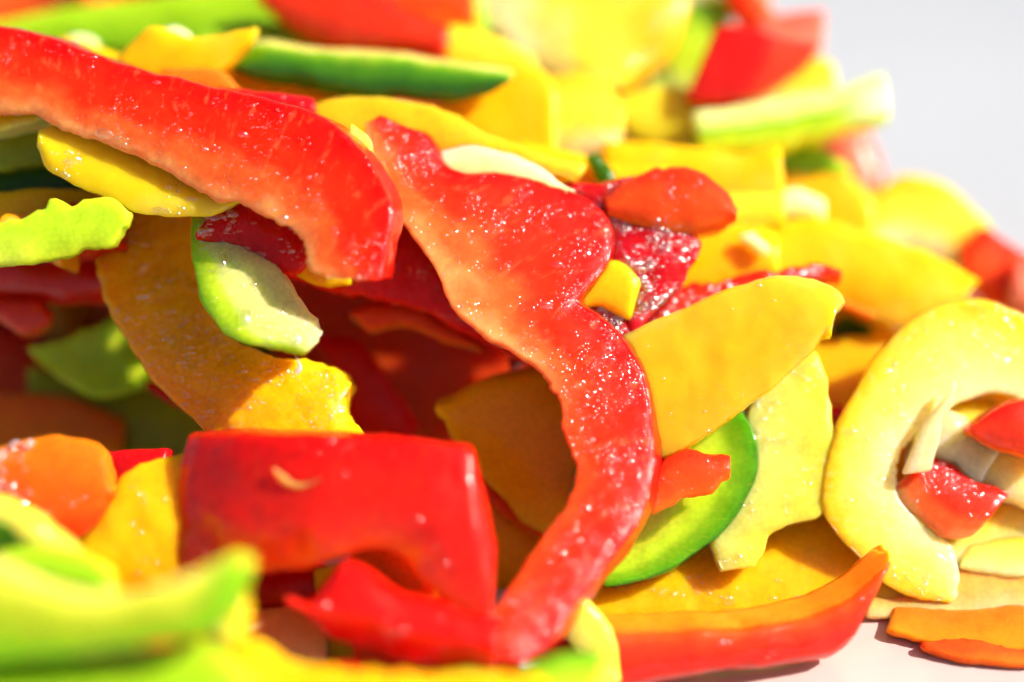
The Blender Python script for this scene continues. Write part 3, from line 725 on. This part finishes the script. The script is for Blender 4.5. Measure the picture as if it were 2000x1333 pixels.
pc('yellow_pepper_piece', 'yellow corner between the red cube and pale green wedge', 'yellow_white',
   [(1500,140,1500,210),(1570,110,1560,210),(1620,120,1640,200)], d=29, ky=0.3, th=4, res=0.8)
pc('yellow_pepper_piece', 'large overexposed yellow piece with white glare at the top right of centre', 'yellow_white',
   [(1340,-60,920,-60),(1338,20,935,20),(1318,80,985,86),(1285,130,1050,140),(1235,168,1140,164)], d=30, ky=0.3, th=5, bulge=1.5, res=0.8, cat='pepper chunk')
pc('yellow_pepper_piece', 'rounded blurred yellow knob below the overexposed top piece', 'yellow_white',
   [(1040,180,1030,250),(1080,150,1070,298),(1130,146,1140,306),(1180,165,1190,300),(1214,200,1210,260)], d=21, ky=0.4, th=5, bulge=2.0, res=0.8, cat='pepper chunk')
pc('green_pepper_piece', 'yellow-green blurred piece behind the red cube at the top', 'green_cut',
   [(1300,30,1320,200),(1350,10,1370,200),(1420,0,1430,160)], d=33, ky=0.2, th=5, res=0.9)
pc('yellow_pepper_piece', 'whitish blurred piece at the very top right of the yellow glare', 'pale_white',
   [(1330,-60,1330,60),(1380,-60,1390,40),(1440,-60,1440,20)], d=37, th=4, res=0.9)
pc('yellow_pepper_strip', 'broad yellow strip beneath the olive slab in the right middle', 'yellow_smooth',
   [(1185,280,1190,360),(1260,282,1270,360),(1350,290,1360,385),(1440,302,1440,395),(1520,285,1530,385)], d=18, ky=0.35, th=4, bulge=0.8, res=0.7)
pc('yellow_pepper_piece', 'pale cream glob among yellow pieces right of the orange-red lobe', 'pale_white',
   [(1520,376,1530,430),(1560,370,1566,438),(1610,390,1610,440)], d=20.5, ky=0.3, th=4, bulge=1.0, res=0.8, cat='pepper bit')
pc('yellow_pepper_piece', 'yellow filler slab behind the cream glob', 'yellow_smooth',
   [(1480,310,1490,450),(1560,320,1570,470),(1640,330,1640,480),(1700,380,1700,480)], d=25, ky=0.3, th=4, res=0.8)
pc('yellow_pepper_piece', 'olive shaded yellow strip just right of the orange-red lobe', 'olive_yellow',
   [(1390,380,1400,440),(1450,372,1460,450),(1530,380,1530,440)], d=16, ky=0.3, th=3.5, bulge=0.7, res=0.7)
pc('yellow_pepper_piece', 'yellow backing slab in the centre right behind lobe and knob', 'yellow_inner',
   [(1020,280,1040,420),(1120,300,1120,430),(1200,320,1210,440),(1300,330,1300,440)], d=14, ky=0.3, th=4, res=0.7)
# --- upper centre
pc('yellow_pepper_strip', 'yellow strip behind the S curl head running right and down', 'yellow_inner',
   [(590,210,650,270),(660,187,700,310),(740,190,770,330),(820,202,850,330),(880,220,900,318),(940,256,940,318),(1010,280,1010,326),(1080,306,1066,340),(1140,322,1120,352)],
   d=8, ky=0.35, th=4, bulge=0.8, ragA=0.1, skin='front', skin_m='yellow_skin', res=0.6)
pc('green_pepper_strip', 'whitish green membrane tucked above the S curl shoulder', 'pale_white',
   [(860,300,850,350),(920,290,920,362),(990,306,980,372),(1050,330,1040,384),(1120,372,1110,400)], d=6.2, ky=0.35, th=2, bulge=0.4)
pc('yellow_pepper_bit', 'tiny glistening shred at the tip of the S curl head', 'yellow_green',
   [(688,244,684,262),(700,254,690,272),(716,262,704,282),(728,280,712,300),(738,316,724,330)], d=1.5, ky=0.2, th=1.2, bulge=0.2, ragA=0.3, ragB=0.3, res=0.25, corner=0.2, cat='pepper bit')
pc('yellow_pepper_piece', 'shaded amber piece between the dark green slice and yellow knob', 'yellow_inner',
   [(860,180,860,290),(950,160,960,300),(1040,130,1050,320),(1080,160,1080,330)], d=18, ky=0.3, th=4, res=0.8)
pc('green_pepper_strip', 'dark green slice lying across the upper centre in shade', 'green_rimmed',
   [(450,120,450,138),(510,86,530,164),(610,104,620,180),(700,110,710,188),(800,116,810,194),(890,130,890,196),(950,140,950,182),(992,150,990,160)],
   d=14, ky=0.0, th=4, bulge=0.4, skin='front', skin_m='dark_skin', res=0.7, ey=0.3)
pc('red_pepper_piece', 'blurred red piece hanging over the dark green slice at the top', 'red_orange',
   [(500,-40,510,0),(560,-60,575,52),(640,-60,650,86),(720,-20,730,90),(790,20,800,98),(870,50,864,108)], d=24, ky=0.3, th=4, bulge=1.0, res=0.8, skin='front', skin_m='red_skin')
pc('red_pepper_piece', 'blurred vivid red piece at the top edge left of the yellow glare', 'red_orange',
   [(690,-60,690,10),(780,-60,770,28),(860,-60,850,48),(920,-40,920,54)], d=28, ky=0.3, th=4, bulge=0.8, res=0.8)
pc('green_pepper_strip', 'thin blurred green rim between red and yellow at the top', 'green_bright',
   [(890,-40,925,-40),(910,20,940,10),(935,60,960,50)], d=29.5, th=3, res=0.8)
pc('yellow_pepper_piece', 'mustard piece between blurred red and yellow at the upper centre', 'olive_yellow',
   [(850,50,850,130),(910,56,910,150),(980,80,990,160),(1040,110,1040,150)], d=25, ky=0.2, th=4, res=0.8)
pc('green_pepper_strip', 'long blurred green strip along the top left edge', 'green_bright',
   [(-90,34,-90,120),(0,42,0,104),(110,22,110,98),(240,2,240,92),(380,-14,390,88),(520,-24,530,92),(660,-10,660,100)], d=33, ky=0.3, th=4, bulge=0.3, res=0.8)
pc('green_pepper_piece', 'pale green blurred piece below the red at the top left of centre', 'green_cut',
   [(380,60,390,120),(470,40,480,130),(560,50,570,130),(680,80,680,130)], d=26, ky=0.3, th=4, res=0.8)
pc('yellow_pepper_piece', 'yellow two-pointed piece standing above the long red strip', 'yellow_smooth',
   [(228,116,240,150),(258,80,280,156),(292,54,320,158),(328,60,356,158),(370,76,388,158),(424,70,418,150),(470,62,448,128),(497,58,480,92)], d=11, ky=0.15, th=3.2, bulge=0.4, ragA=0.12, cat='pepper chunk', res=0.5)
pc('yellow_pepper_bit', 'white tipped crumb behind the two-pointed yellow piece', 'pale_white',
   [(322,58,330,80),(345,52,348,84),(366,66,362,84)], d=14, th=2, cat='pepper bit')
pc('orange_pepper_piece', 'orange sliver tucked between the long red strip and the yellow point', 'orange_soft',
   [(320,136,330,190),(380,138,390,200),(430,142,450,210),(470,176,490,215)], d=9, ky=0.2, th=3)
pc('red_pepper_strip', 'dark crimson strip showing along the top of the long red strip', 'crimson_rough',
   [(400,166,410,200),(470,172,480,210),(540,180,550,220),(612,192,612,220)], d=7, ky=0.3, th=3, rough=1.2)
pc('yellow_pepper_piece', 'brownish yellow piece in shade under the dark green slice', 'yellow_inner',
   [(120,70,120,170),(260,110,260,200),(420,130,420,210),(540,150,540,230),(660,170,660,250)], d=17, ky=0.2, th=4, res=0.8)
# --- left middle
pc('yellow_pepper_piece', 'yellow slab with wavy lower rim under the long red strip', 'yellow_slab',
   [(80,268,76,296),(108,253,92,332),(168,250,140,362),(215,272,205,388),(275,300,262,416),(345,330,335,424),(415,362,405,424),(482,388,465,398)],
   beads=150, bead_m="bead_yellow", bead_r=0.07, ey=0.3, d=0.8, ky=0.5, kx=-0.05, th=3, bulge=0.7, ragA=0.2, ragB=0.2, cat='pepper chunk')
pc('yellow_pepper_piece', 'yellow corner at the left edge below the long red strip', 'yellow_cut',
   [(-80,200,-80,256),(0,205,0,254),(60,212,60,240),(110,214,110,226)], d=5, ky=0.3, th=4)
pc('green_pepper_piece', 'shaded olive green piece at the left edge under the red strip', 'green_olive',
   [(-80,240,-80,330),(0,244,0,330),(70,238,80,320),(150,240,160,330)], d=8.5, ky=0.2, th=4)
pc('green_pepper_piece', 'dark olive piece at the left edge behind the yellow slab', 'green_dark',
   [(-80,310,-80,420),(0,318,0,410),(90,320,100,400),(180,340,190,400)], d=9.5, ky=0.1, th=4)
pc('orange_pepper_piece', 'brown-orange shaded piece at the left edge above the lime piece', 'yellow_inner',
   [(-80,380,-80,470),(20,380,20,470),(120,372,130,460),(200,376,200,450)], d=7, ky=0.1, th=4)
pc('green_pepper_piece', 'lime green piece with a ragged crown at the left edge', 'green_lime',
   [(-80,445,-80,518),(-10,438,-10,514),(45,430,50,510),(76,414,92,506),(98,394,128,498),(132,402,158,493),(168,396,186,488),(196,386,208,482),(222,390,226,464),(246,416,240,440)],
   d=-1.5, ky=0.1, th=1.8, bulge=0.1, ragA=0.5, ragB=0.2, rough=1.0, cat='pepper chunk')
pc('red_pepper_strip', 'dark red band across the left edge under the lime piece', 'red_plain',
   [(-80,508,-80,574),(0,510,0,578),(100,512,100,588),(230,505,230,590)], d=12, ky=-0.1, th=4, bulge=0.5, skin='front', skin_m='red_skin')
pc('yellow_pepper_strip', 'long golden strip curving down the left middle, lit at its lower end', 'gold_cut',
   [(150,350,360,390),(178,420,371,430),(187,490,376,486),(200,560,392,552),(232,630,416,616),(286,712,450,662),(352,790,512,688),(416,846,586,698),(476,884,645,712),(545,905,682,748),(610,910,674,792),(655,905,710,860)],
   beads=1700, bead_m="bead_yellow", bead_r=0.06, d=4.0, ky=0.45, kx=0.0, th=4.5, bulge=1.0, ragA=0.14, ragB=0.3, rough=1.3, res=0.3)
pc('green_pepper_piece', 'pale cream and green slice resting on the golden strip', 'green_cream',
   [(372,424,440,440),(374,480,486,486),(382,532,534,522),(394,580,556,544),(412,622,580,580),(440,656,602,608),(490,674,622,632),(545,684,628,646),(586,692,618,662)],
   beads=500, bead_m="bead_green", bead_r=0.07, ey=0.35, d=-1.6, ky=0.75, kx=0.0, th=2.6, bulge=0.9, ragA=0.08, ragB=0.2, rough=1.1, cat='pepper chunk')
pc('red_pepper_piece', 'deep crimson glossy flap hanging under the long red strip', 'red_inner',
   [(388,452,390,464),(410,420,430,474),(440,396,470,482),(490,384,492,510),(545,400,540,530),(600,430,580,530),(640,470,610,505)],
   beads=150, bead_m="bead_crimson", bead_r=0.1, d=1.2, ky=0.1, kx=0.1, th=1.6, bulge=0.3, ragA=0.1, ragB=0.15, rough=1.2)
pc('yellow_pepper_bit', 'small amber flap under the blunt end of the long red strip', 'gold_cut',
   [(568,505,572,520),(595,490,598,545),(640,500,640,556),(680,530,680,556)], d=3.6, ky=0.1, th=1.5, bulge=0.3, cat='pepper bit')
pc('red_pepper_bit', 'small red chip with a bright tip in the shade at the left edge', 'red_orange',
   [(-30,592,-20,610),(10,588,14,636),(45,590,45,654),(74,590,76,650),(92,612,88,640)], d=11, ky=0.0, th=2.2, bulge=0.5, ragA=0.15, skin='front', skin_m='red_skin', cat='pepper bit')
pc('green_pepper_piece', 'green leaf-shaped slice in the shade left of the golden strip', 'green_lime',
   [(60,678,62,692),(90,672,92,718),(140,662,140,746),(190,640,185,766),(235,625,240,760),(280,640,285,748),(320,690,318,738)], d=16, ky=0.1, th=3, bulge=-0.5, ragA=0.1, ragB=0.2, rough=1.1)
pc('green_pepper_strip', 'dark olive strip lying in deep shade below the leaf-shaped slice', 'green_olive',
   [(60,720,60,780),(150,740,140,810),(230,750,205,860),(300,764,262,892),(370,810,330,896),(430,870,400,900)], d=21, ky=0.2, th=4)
pc('red_pepper_piece', 'very dark brown-red piece in the shaded left edge hollow', 'red_orange',
   [(-80,640,-80,800),(20,650,20,800),(110,690,110,820)], d=27, th=4)
pc('orange_pepper_piece', 'dark amber piece in the shade above the orange rounded slice', 'orange_soft',
   [(-80,770,-80,880),(40,770,40,880),(140,780,150,890),(230,820,230,890)], d=19, ky=0.1, th=4)
pc('orange_pepper_piece', 'glistening orange rounded slice at the left edge', 'orange_cut',
   [(-80,888,-80,1000),(0,872,-10,984),(60,863,40,1014),(118,858,84,1036),(166,866,118,1048),(198,884,156,1040),(212,918,192,1000),(213,950,208,968)],
   beads=420, bead_m="bead_orange", bead_r=0.09, d=-8.5, ky=0.3, kx=0.1, th=4.5, bulge=0.8, ragA=0.12, ragB=0.1, rough=1.2, cat='pepper chunk', skin='B', skin_m='orange_skin')
pc('red_pepper_piece', 'dark red shaded edge right of the orange rounded slice', 'red_inner',
   [(120,920,110,1080),(200,890,190,1060),(260,885,240,1000),(320,880,300,960)], d=-2, ky=0.2, th=4)
pc('yellow_pepper_piece', 'dull yellow shell-shaped piece left of the big red slab', 'yellow_inner',
   [(146,1060,165,1140),(184,1010,210,1158),(216,960,262,1160),(246,922,320,1150),(296,898,372,1130),(350,886,430,1100),(400,884,470,1060)], beads=70, bead_m="bead_yellow", bead_r=0.08, d=-7, ky=0.3, th=4, bulge=1.4, rough=1.2, cat='pepper chunk', ragA=0.15)
pc('green_pepper_strip', 'pale yellow-green curled strip at the lower left edge', 'yellow_green',
   [(-80,968,-80,1004),(0,980,0,1014),(56,1006,46,1046),(104,1040,84,1082),(144,1074,116,1112),(172,1098,140,1124)], d=-17, ky=0.1, th=3, bulge=0.4, ragA=0.08, ragB=0.15, rough=1.2)
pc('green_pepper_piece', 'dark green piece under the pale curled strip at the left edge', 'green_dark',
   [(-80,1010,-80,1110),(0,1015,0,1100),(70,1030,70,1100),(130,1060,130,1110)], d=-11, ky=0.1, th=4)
pc('green_pepper_piece', 'mid green piece between the curled strip and large blurred piece', 'green_bright',
   [(0,1080,0,1170),(70,1076,70,1180),(140,1084,150,1180),(200,1110,220,1180)], d=-20, ky=0.2, th=4)

pc('yellow_pepper_piece', 'yellow wedge at the right edge under the lower band of the ring', 'yellow_pale',
   [(1900,1050,1880,1110),(1960,1040,1950,1120),(2030,1040,2030,1120),(2090,1040,2090,1120)], d=5.5, ky=0.6, th=3)
for lab, pts, dd in (
        ('pale pith thread curling over the orange rounded slice at the left edge', [(18, 872), (34, 862), (52, 872), (60, 860)], -8.6),
        ('pale fibre sticking out at the bottom edge of the cream and green slice', [(566, 684), (580, 700), (586, 716), (580, 728)], -3.6)):
    pc('pith_thread', lab, 'shred_pale', [(x - 2.5, y - 2.5, x + 2.5, y + 2.5) for x, y in pts], d=dd, ky=0.2, th=0.25, bulge=0.0, ragA=0.03, ragB=0.03,
       res=0.15, corner=0.08, rough=0.1, cat='pith thread', group='pale threads of pith', thin=1.0)
pc('yellow_pepper_piece', 'pale fibrous membrane fold in the opening of the C-shaped ring', 'pith',
   [(1850,800,1812,870),(1880,812,1840,894),(1910,838,1872,910),(1950,862,1910,944)], d=6.0, ky=0.3, th=1.4, bulge=0.4, ragA=0.3, ragB=0.35, rough=1.4, cat='pepper bit')
# --- small scraps between the larger pieces
pc('yellow_pepper_piece', 'bright yellow slab at the right edge behind the top of the C-shaped ring', 'yellow_pale',
   [(1820,760,1830,860),(1900,750,1900,880),(1990,760,1990,900),(2090,780,2090,900)], d=12.5, ky=0.4, th=4)
pc('green_pepper_bit', 'thin dark green sliver filling a dark gap among yellow pieces above the crimson membrane', 'green_dark',  # dark piece put where a dark gap shows
   [(1150,310,1172,304),(1172,350,1200,340),(1196,392,1226,384)], d=12, th=2, cat='pepper bit')
pc('yellow_pepper_bit', 'cream chip standing for white glints on the yellow piece above the wet red strip', 'pale_white',  # solid pale chip in place of white glints
   [(1452,458,1456,474),(1470,458,1472,484),(1484,468,1486,494),(1500,480,1498,492)], d=12.2, th=1.2, cat='pepper bit', bulge=0.3, res=0.3)
pc('red_pepper_bit', 'speck of red in the gap left of the C-shaped ring', 'red_plain',
   [(1618,800,1620,850),(1634,796,1640,856),(1656,800,1660,840)], d=12, th=2, cat='pepper bit')
pc('green_pepper_bit', 'dark green bit in the shaded gap right of the nibbled yellow tip', 'green_dark',
   [(1630,628,1632,668),(1662,616,1664,676),(1700,630,1698,668)], d=19, th=2, cat='pepper bit')
pc('orange_pepper_bit', 'short orange shred lying across the large soft yellow slab', 'orange_soft',
   [(1596,566,1598,576),(1650,588,1648,600),(1706,612,1700,622)], d=14.8, th=1.0, cat='pepper bit', res=0.3)
pc('green_pepper_bit', 'pale green chip beside the white-tipped crumb at the upper left', 'pale_white',
   [(136,72,140,86),(160,70,162,92),(184,76,182,90)], d=20, th=2, cat='pepper bit')
pc('red_pepper_bit', 'small dark red offcut in the shade under the golden strip', 'red_inner',
   [(290,748,296,762),(320,752,322,780),(352,770,350,792)], d=13, th=2, cat='pepper bit')
# ------------------------------------------------------------------ the inside of the heap: pieces nobody can tell apart
rnd = random.Random(5)
cent = np.array(CENT)
def surface_depth(px, py):
    w = 1.0 / ((cent[:, 0] - px) ** 2 + (cent[:, 1] - py) ** 2 + 900.0)
    w = w ** 1.5
    return float((w * cent[:, 2]).sum() / w.sum())
OUTL = [(-300, 1480), (60, 1540), (150, 1600), (250, 1640), (350, 1700), (420, 1820), (520, 1930), (640, 2050), (1500, 2100)]
def limit(py):
    return float(np.interp(py, [a for a, b in OUTL], [b for a, b in OUTL]))
core_parts = {k: ([], [], [], 0) for k in ('core_red', 'core_yellow', 'core_green', 'core_orange')}
made = 0; tries = 0
PACK = [(x, y, D) for x, y, D in ((60, 1300, -22), (180, 1300, -22), (300, 1310, -21), (420, 1330, -18), (100, 1380, -24), (240, 1390, -24), (380, 1390, -23), (520, 1370, -18), (640, 1380, -18), (780, 1380, -18), (900, 1380, -17), (120, 1240, -17), (240, 1240, -17), (340, 1220, -15), (60, 1340, -14), (200, 1330, -14), (340, 1310, -12), (480, 1330, -11), (600, 1350, -10), (740, 1350, -11), (860, 1350, -11), (150, 1200, -9), (280, 1180, -5), (820, 400, 9), (900, 430, 9), (980, 470, 9), (1060, 440, 9), (960, 560, 9), (1060, 600, 9), (1130, 650, 8), (1120, 480, 10),
        (900, 540, 13), (980, 600, 13), (1060, 670, 12), (860, 470, 13), (780, 520, 12), (860, 330, 15), (960, 360, 16), (1060, 400, 17), (1180, 760, 8), (1200, 860, 7), (1190, 960, 4),  # unseen chunks behind the long strips, added to block sun from the hollows
        (250, 210, 9), (350, 250, 9), (450, 290, 9), (550, 330, 9), (640, 390, 9), (680, 470, 8), (500, 250, 14), (600, 290, 14), (700, 350, 14), (800, 300, 15),
        (300, 350, 11), (400, 390, 11), (250, 330, 16), (350, 370, 16), (450, 420, 13), (80, 470, 5), (160, 450, 5))]
while made < 330 and tries < 6000:
    tries += 1
    pack = PACK.pop() if PACK else None
    py = rnd.uniform(-40, 1330); px = rnd.uniform(-500, limit(py) - 130)
    cy, cx = cellof(px, py)
    zm = ZMAX[max(cy - 3, 0):cy + 4, max(cx - 3, 0):cx + 4].max()
    if zm < -1e8: zm = surface_depth(min(max(px, 0), 1950), py)
    D = zm + 5.5 + rnd.random() ** 1.5 * 34
    if pack: px, py, D = pack
    if px < 0: D += 4 + (-px) * 0.012
    sca = (DIST + D) / DIST
    v = (666.5 - py) * PXMM * sca
    z = H0 + v * math.cos(PITCH) - D * math.sin(PITCH)
    if z < 5.0: continue
    y = v * math.sin(PITCH) + D * math.cos(PITCH)
    x = (px - 1000) * PXMM * sca
    if y > 72: continue
    key = rnd.choice(list(core_parts))
    L, w, th = rnd.uniform(90, 150), rnd.uniform(45, 80), rnd.uniform(3.0, 4.5)
    if pack: L, w, th = 66, 40, 5.0
    st = [(1000 - L, 666 - w, 1000 - L, 666 + w), (1000 - L * .3, 666 - w - 12, 1000 - L * .3, 666 + w - 12), (1000 + L * .3, 666 - w - 12, 1000 + L * .3, 666 + w - 12), (1000 + L, 666 - w, 1000 + L, 666 + w)]
    P, Nn, UV, reg = loft(st, 0, 0, 0, th, 0.8, 1.0, 0, 0, 0, 0.2, 0.2, 1.0, 1.3, 1000 + made, 0.5)
    P = P - P.reshape(-1, 3).mean(0)
    ax = Vector((rnd.uniform(-1, 1), rnd.uniform(-1, 1), rnd.uniform(-1, 1))).normalized()
    from mathutils import Matrix
    M = np.array(Matrix.Rotation(rnd.uniform(0, 0.4 if pack else 1.3), 3, ax))
    P = P @ M.T + np.array([x, y, z])
    if P[..., 2].min() < 0.3: P[..., 2] += 0.3 - P[..., 2].min()
    V, q, t, uv = solid(P * MM, UV)
    Vs, Qs, Ts, base = core_parts[key]
    Vs.append((V, uv)); Qs.append(q + base); Ts += [tuple(i + base for i in tt) for tt in t]
    core_parts[key] = (Vs, Qs, Ts, base + len(V))
    made += 1
heap = bpy.data.objects.new('buried_peppers', None)
sc.collection.objects.link(heap)
heap['kind'] = 'stuff'
heap['label'] = 'mass of chopped peppers buried deep inside the heap, in shadow'
heap['category'] = 'chopped peppers'
for key, (Vs, Qs, Ts, base) in core_parts.items():
    V = np.vstack([a for a, b in Vs]); uv = np.vstack([b for a, b in Vs])
    nm = {'core_red': 'red_chunks', 'core_yellow': 'yellow_chunks', 'core_green': 'green_chunks', 'core_orange': 'orange_chunks'}[key]
    o = bpy.data.objects.new(nm, make_mesh(nm, V, np.vstack(Qs), Ts, uv, MATS[key]))
    sc.collection.objects.link(o)
    o.parent = heap
    o['kind'] = 'stuff'

# ------------------------------------------------------------------ juice run out on the table at the foot of the heap
def juice_mat():
    m = bpy.data.materials.new('juice'); m.use_nodes = True
    bs = m.node_tree.nodes['Principled BSDF']
    n = m.node_tree.nodes.new('ShaderNodeTexNoise'); n.inputs['Scale'].default_value = 90
    r = m.node_tree.nodes.new('ShaderNodeValToRGB')
    r.color_ramp.elements[0].color = (0.5, 0.37, 0.33, 1); r.color_ramp.elements[1].color = (0.54, 0.46, 0.43, 1)  # pink of the juice plus red reflected off the peppers, put into the colour
    tc = m.node_tree.nodes.new('ShaderNodeTexCoord')
    m.node_tree.links.new(tc.outputs['Object'], n.inputs['Vector'])
    m.node_tree.links.new(n.outputs['Fac'], r.inputs[0]); m.node_tree.links.new(r.outputs[0], bs.inputs['Base Color'])
    bs.inputs['Roughness'].default_value = 0.12
    return m
nA = 90
ring = []
for k in range(nA):
    a = k / nA * 2 * math.pi
    w = 1 + 0.12 * math.sin(3 * a + 1) + 0.07 * math.sin(7 * a) + 0.04 * math.sin(13 * a + 2)
    ring.append((30 * w * math.cos(a), 17 * w * math.sin(a)))
Vj = [(0, 0, 0.45)]
for f, z in ((0.6, 0.45), (0.93, 0.42), (0.985, 0.3), (1.0, 0.02)):
    Vj += [(x * f, y * f, z) for x, y in ring]
Fj = [(0, 1 + k, 1 + (k + 1) % nA) for k in range(nA)]
for q in range(3):
    Fj += [(1 + q * nA + k, 1 + (q + 1) * nA + k, 1 + (q + 1) * nA + (k + 1) % nA, 1 + q * nA + (k + 1) % nA) for k in range(nA)]
me = bpy.data.meshes.new('juice_puddle')
me.from_pydata([(x * MM, y * MM, z * MM) for x, y, z in Vj], [], Fj)
me.polygons.foreach_set('use_smooth', np.ones(len(me.polygons), dtype=bool))
me.materials.append(juice_mat())
jp = bpy.data.objects.new('juice_puddle', me)
jp.location = (0.030, -0.014, 0.0005)
sc.collection.objects.link(jp)
jp['label'] = 'shallow pinkish puddle of juice on the table at the lower right'
jp['category'] = 'puddle'
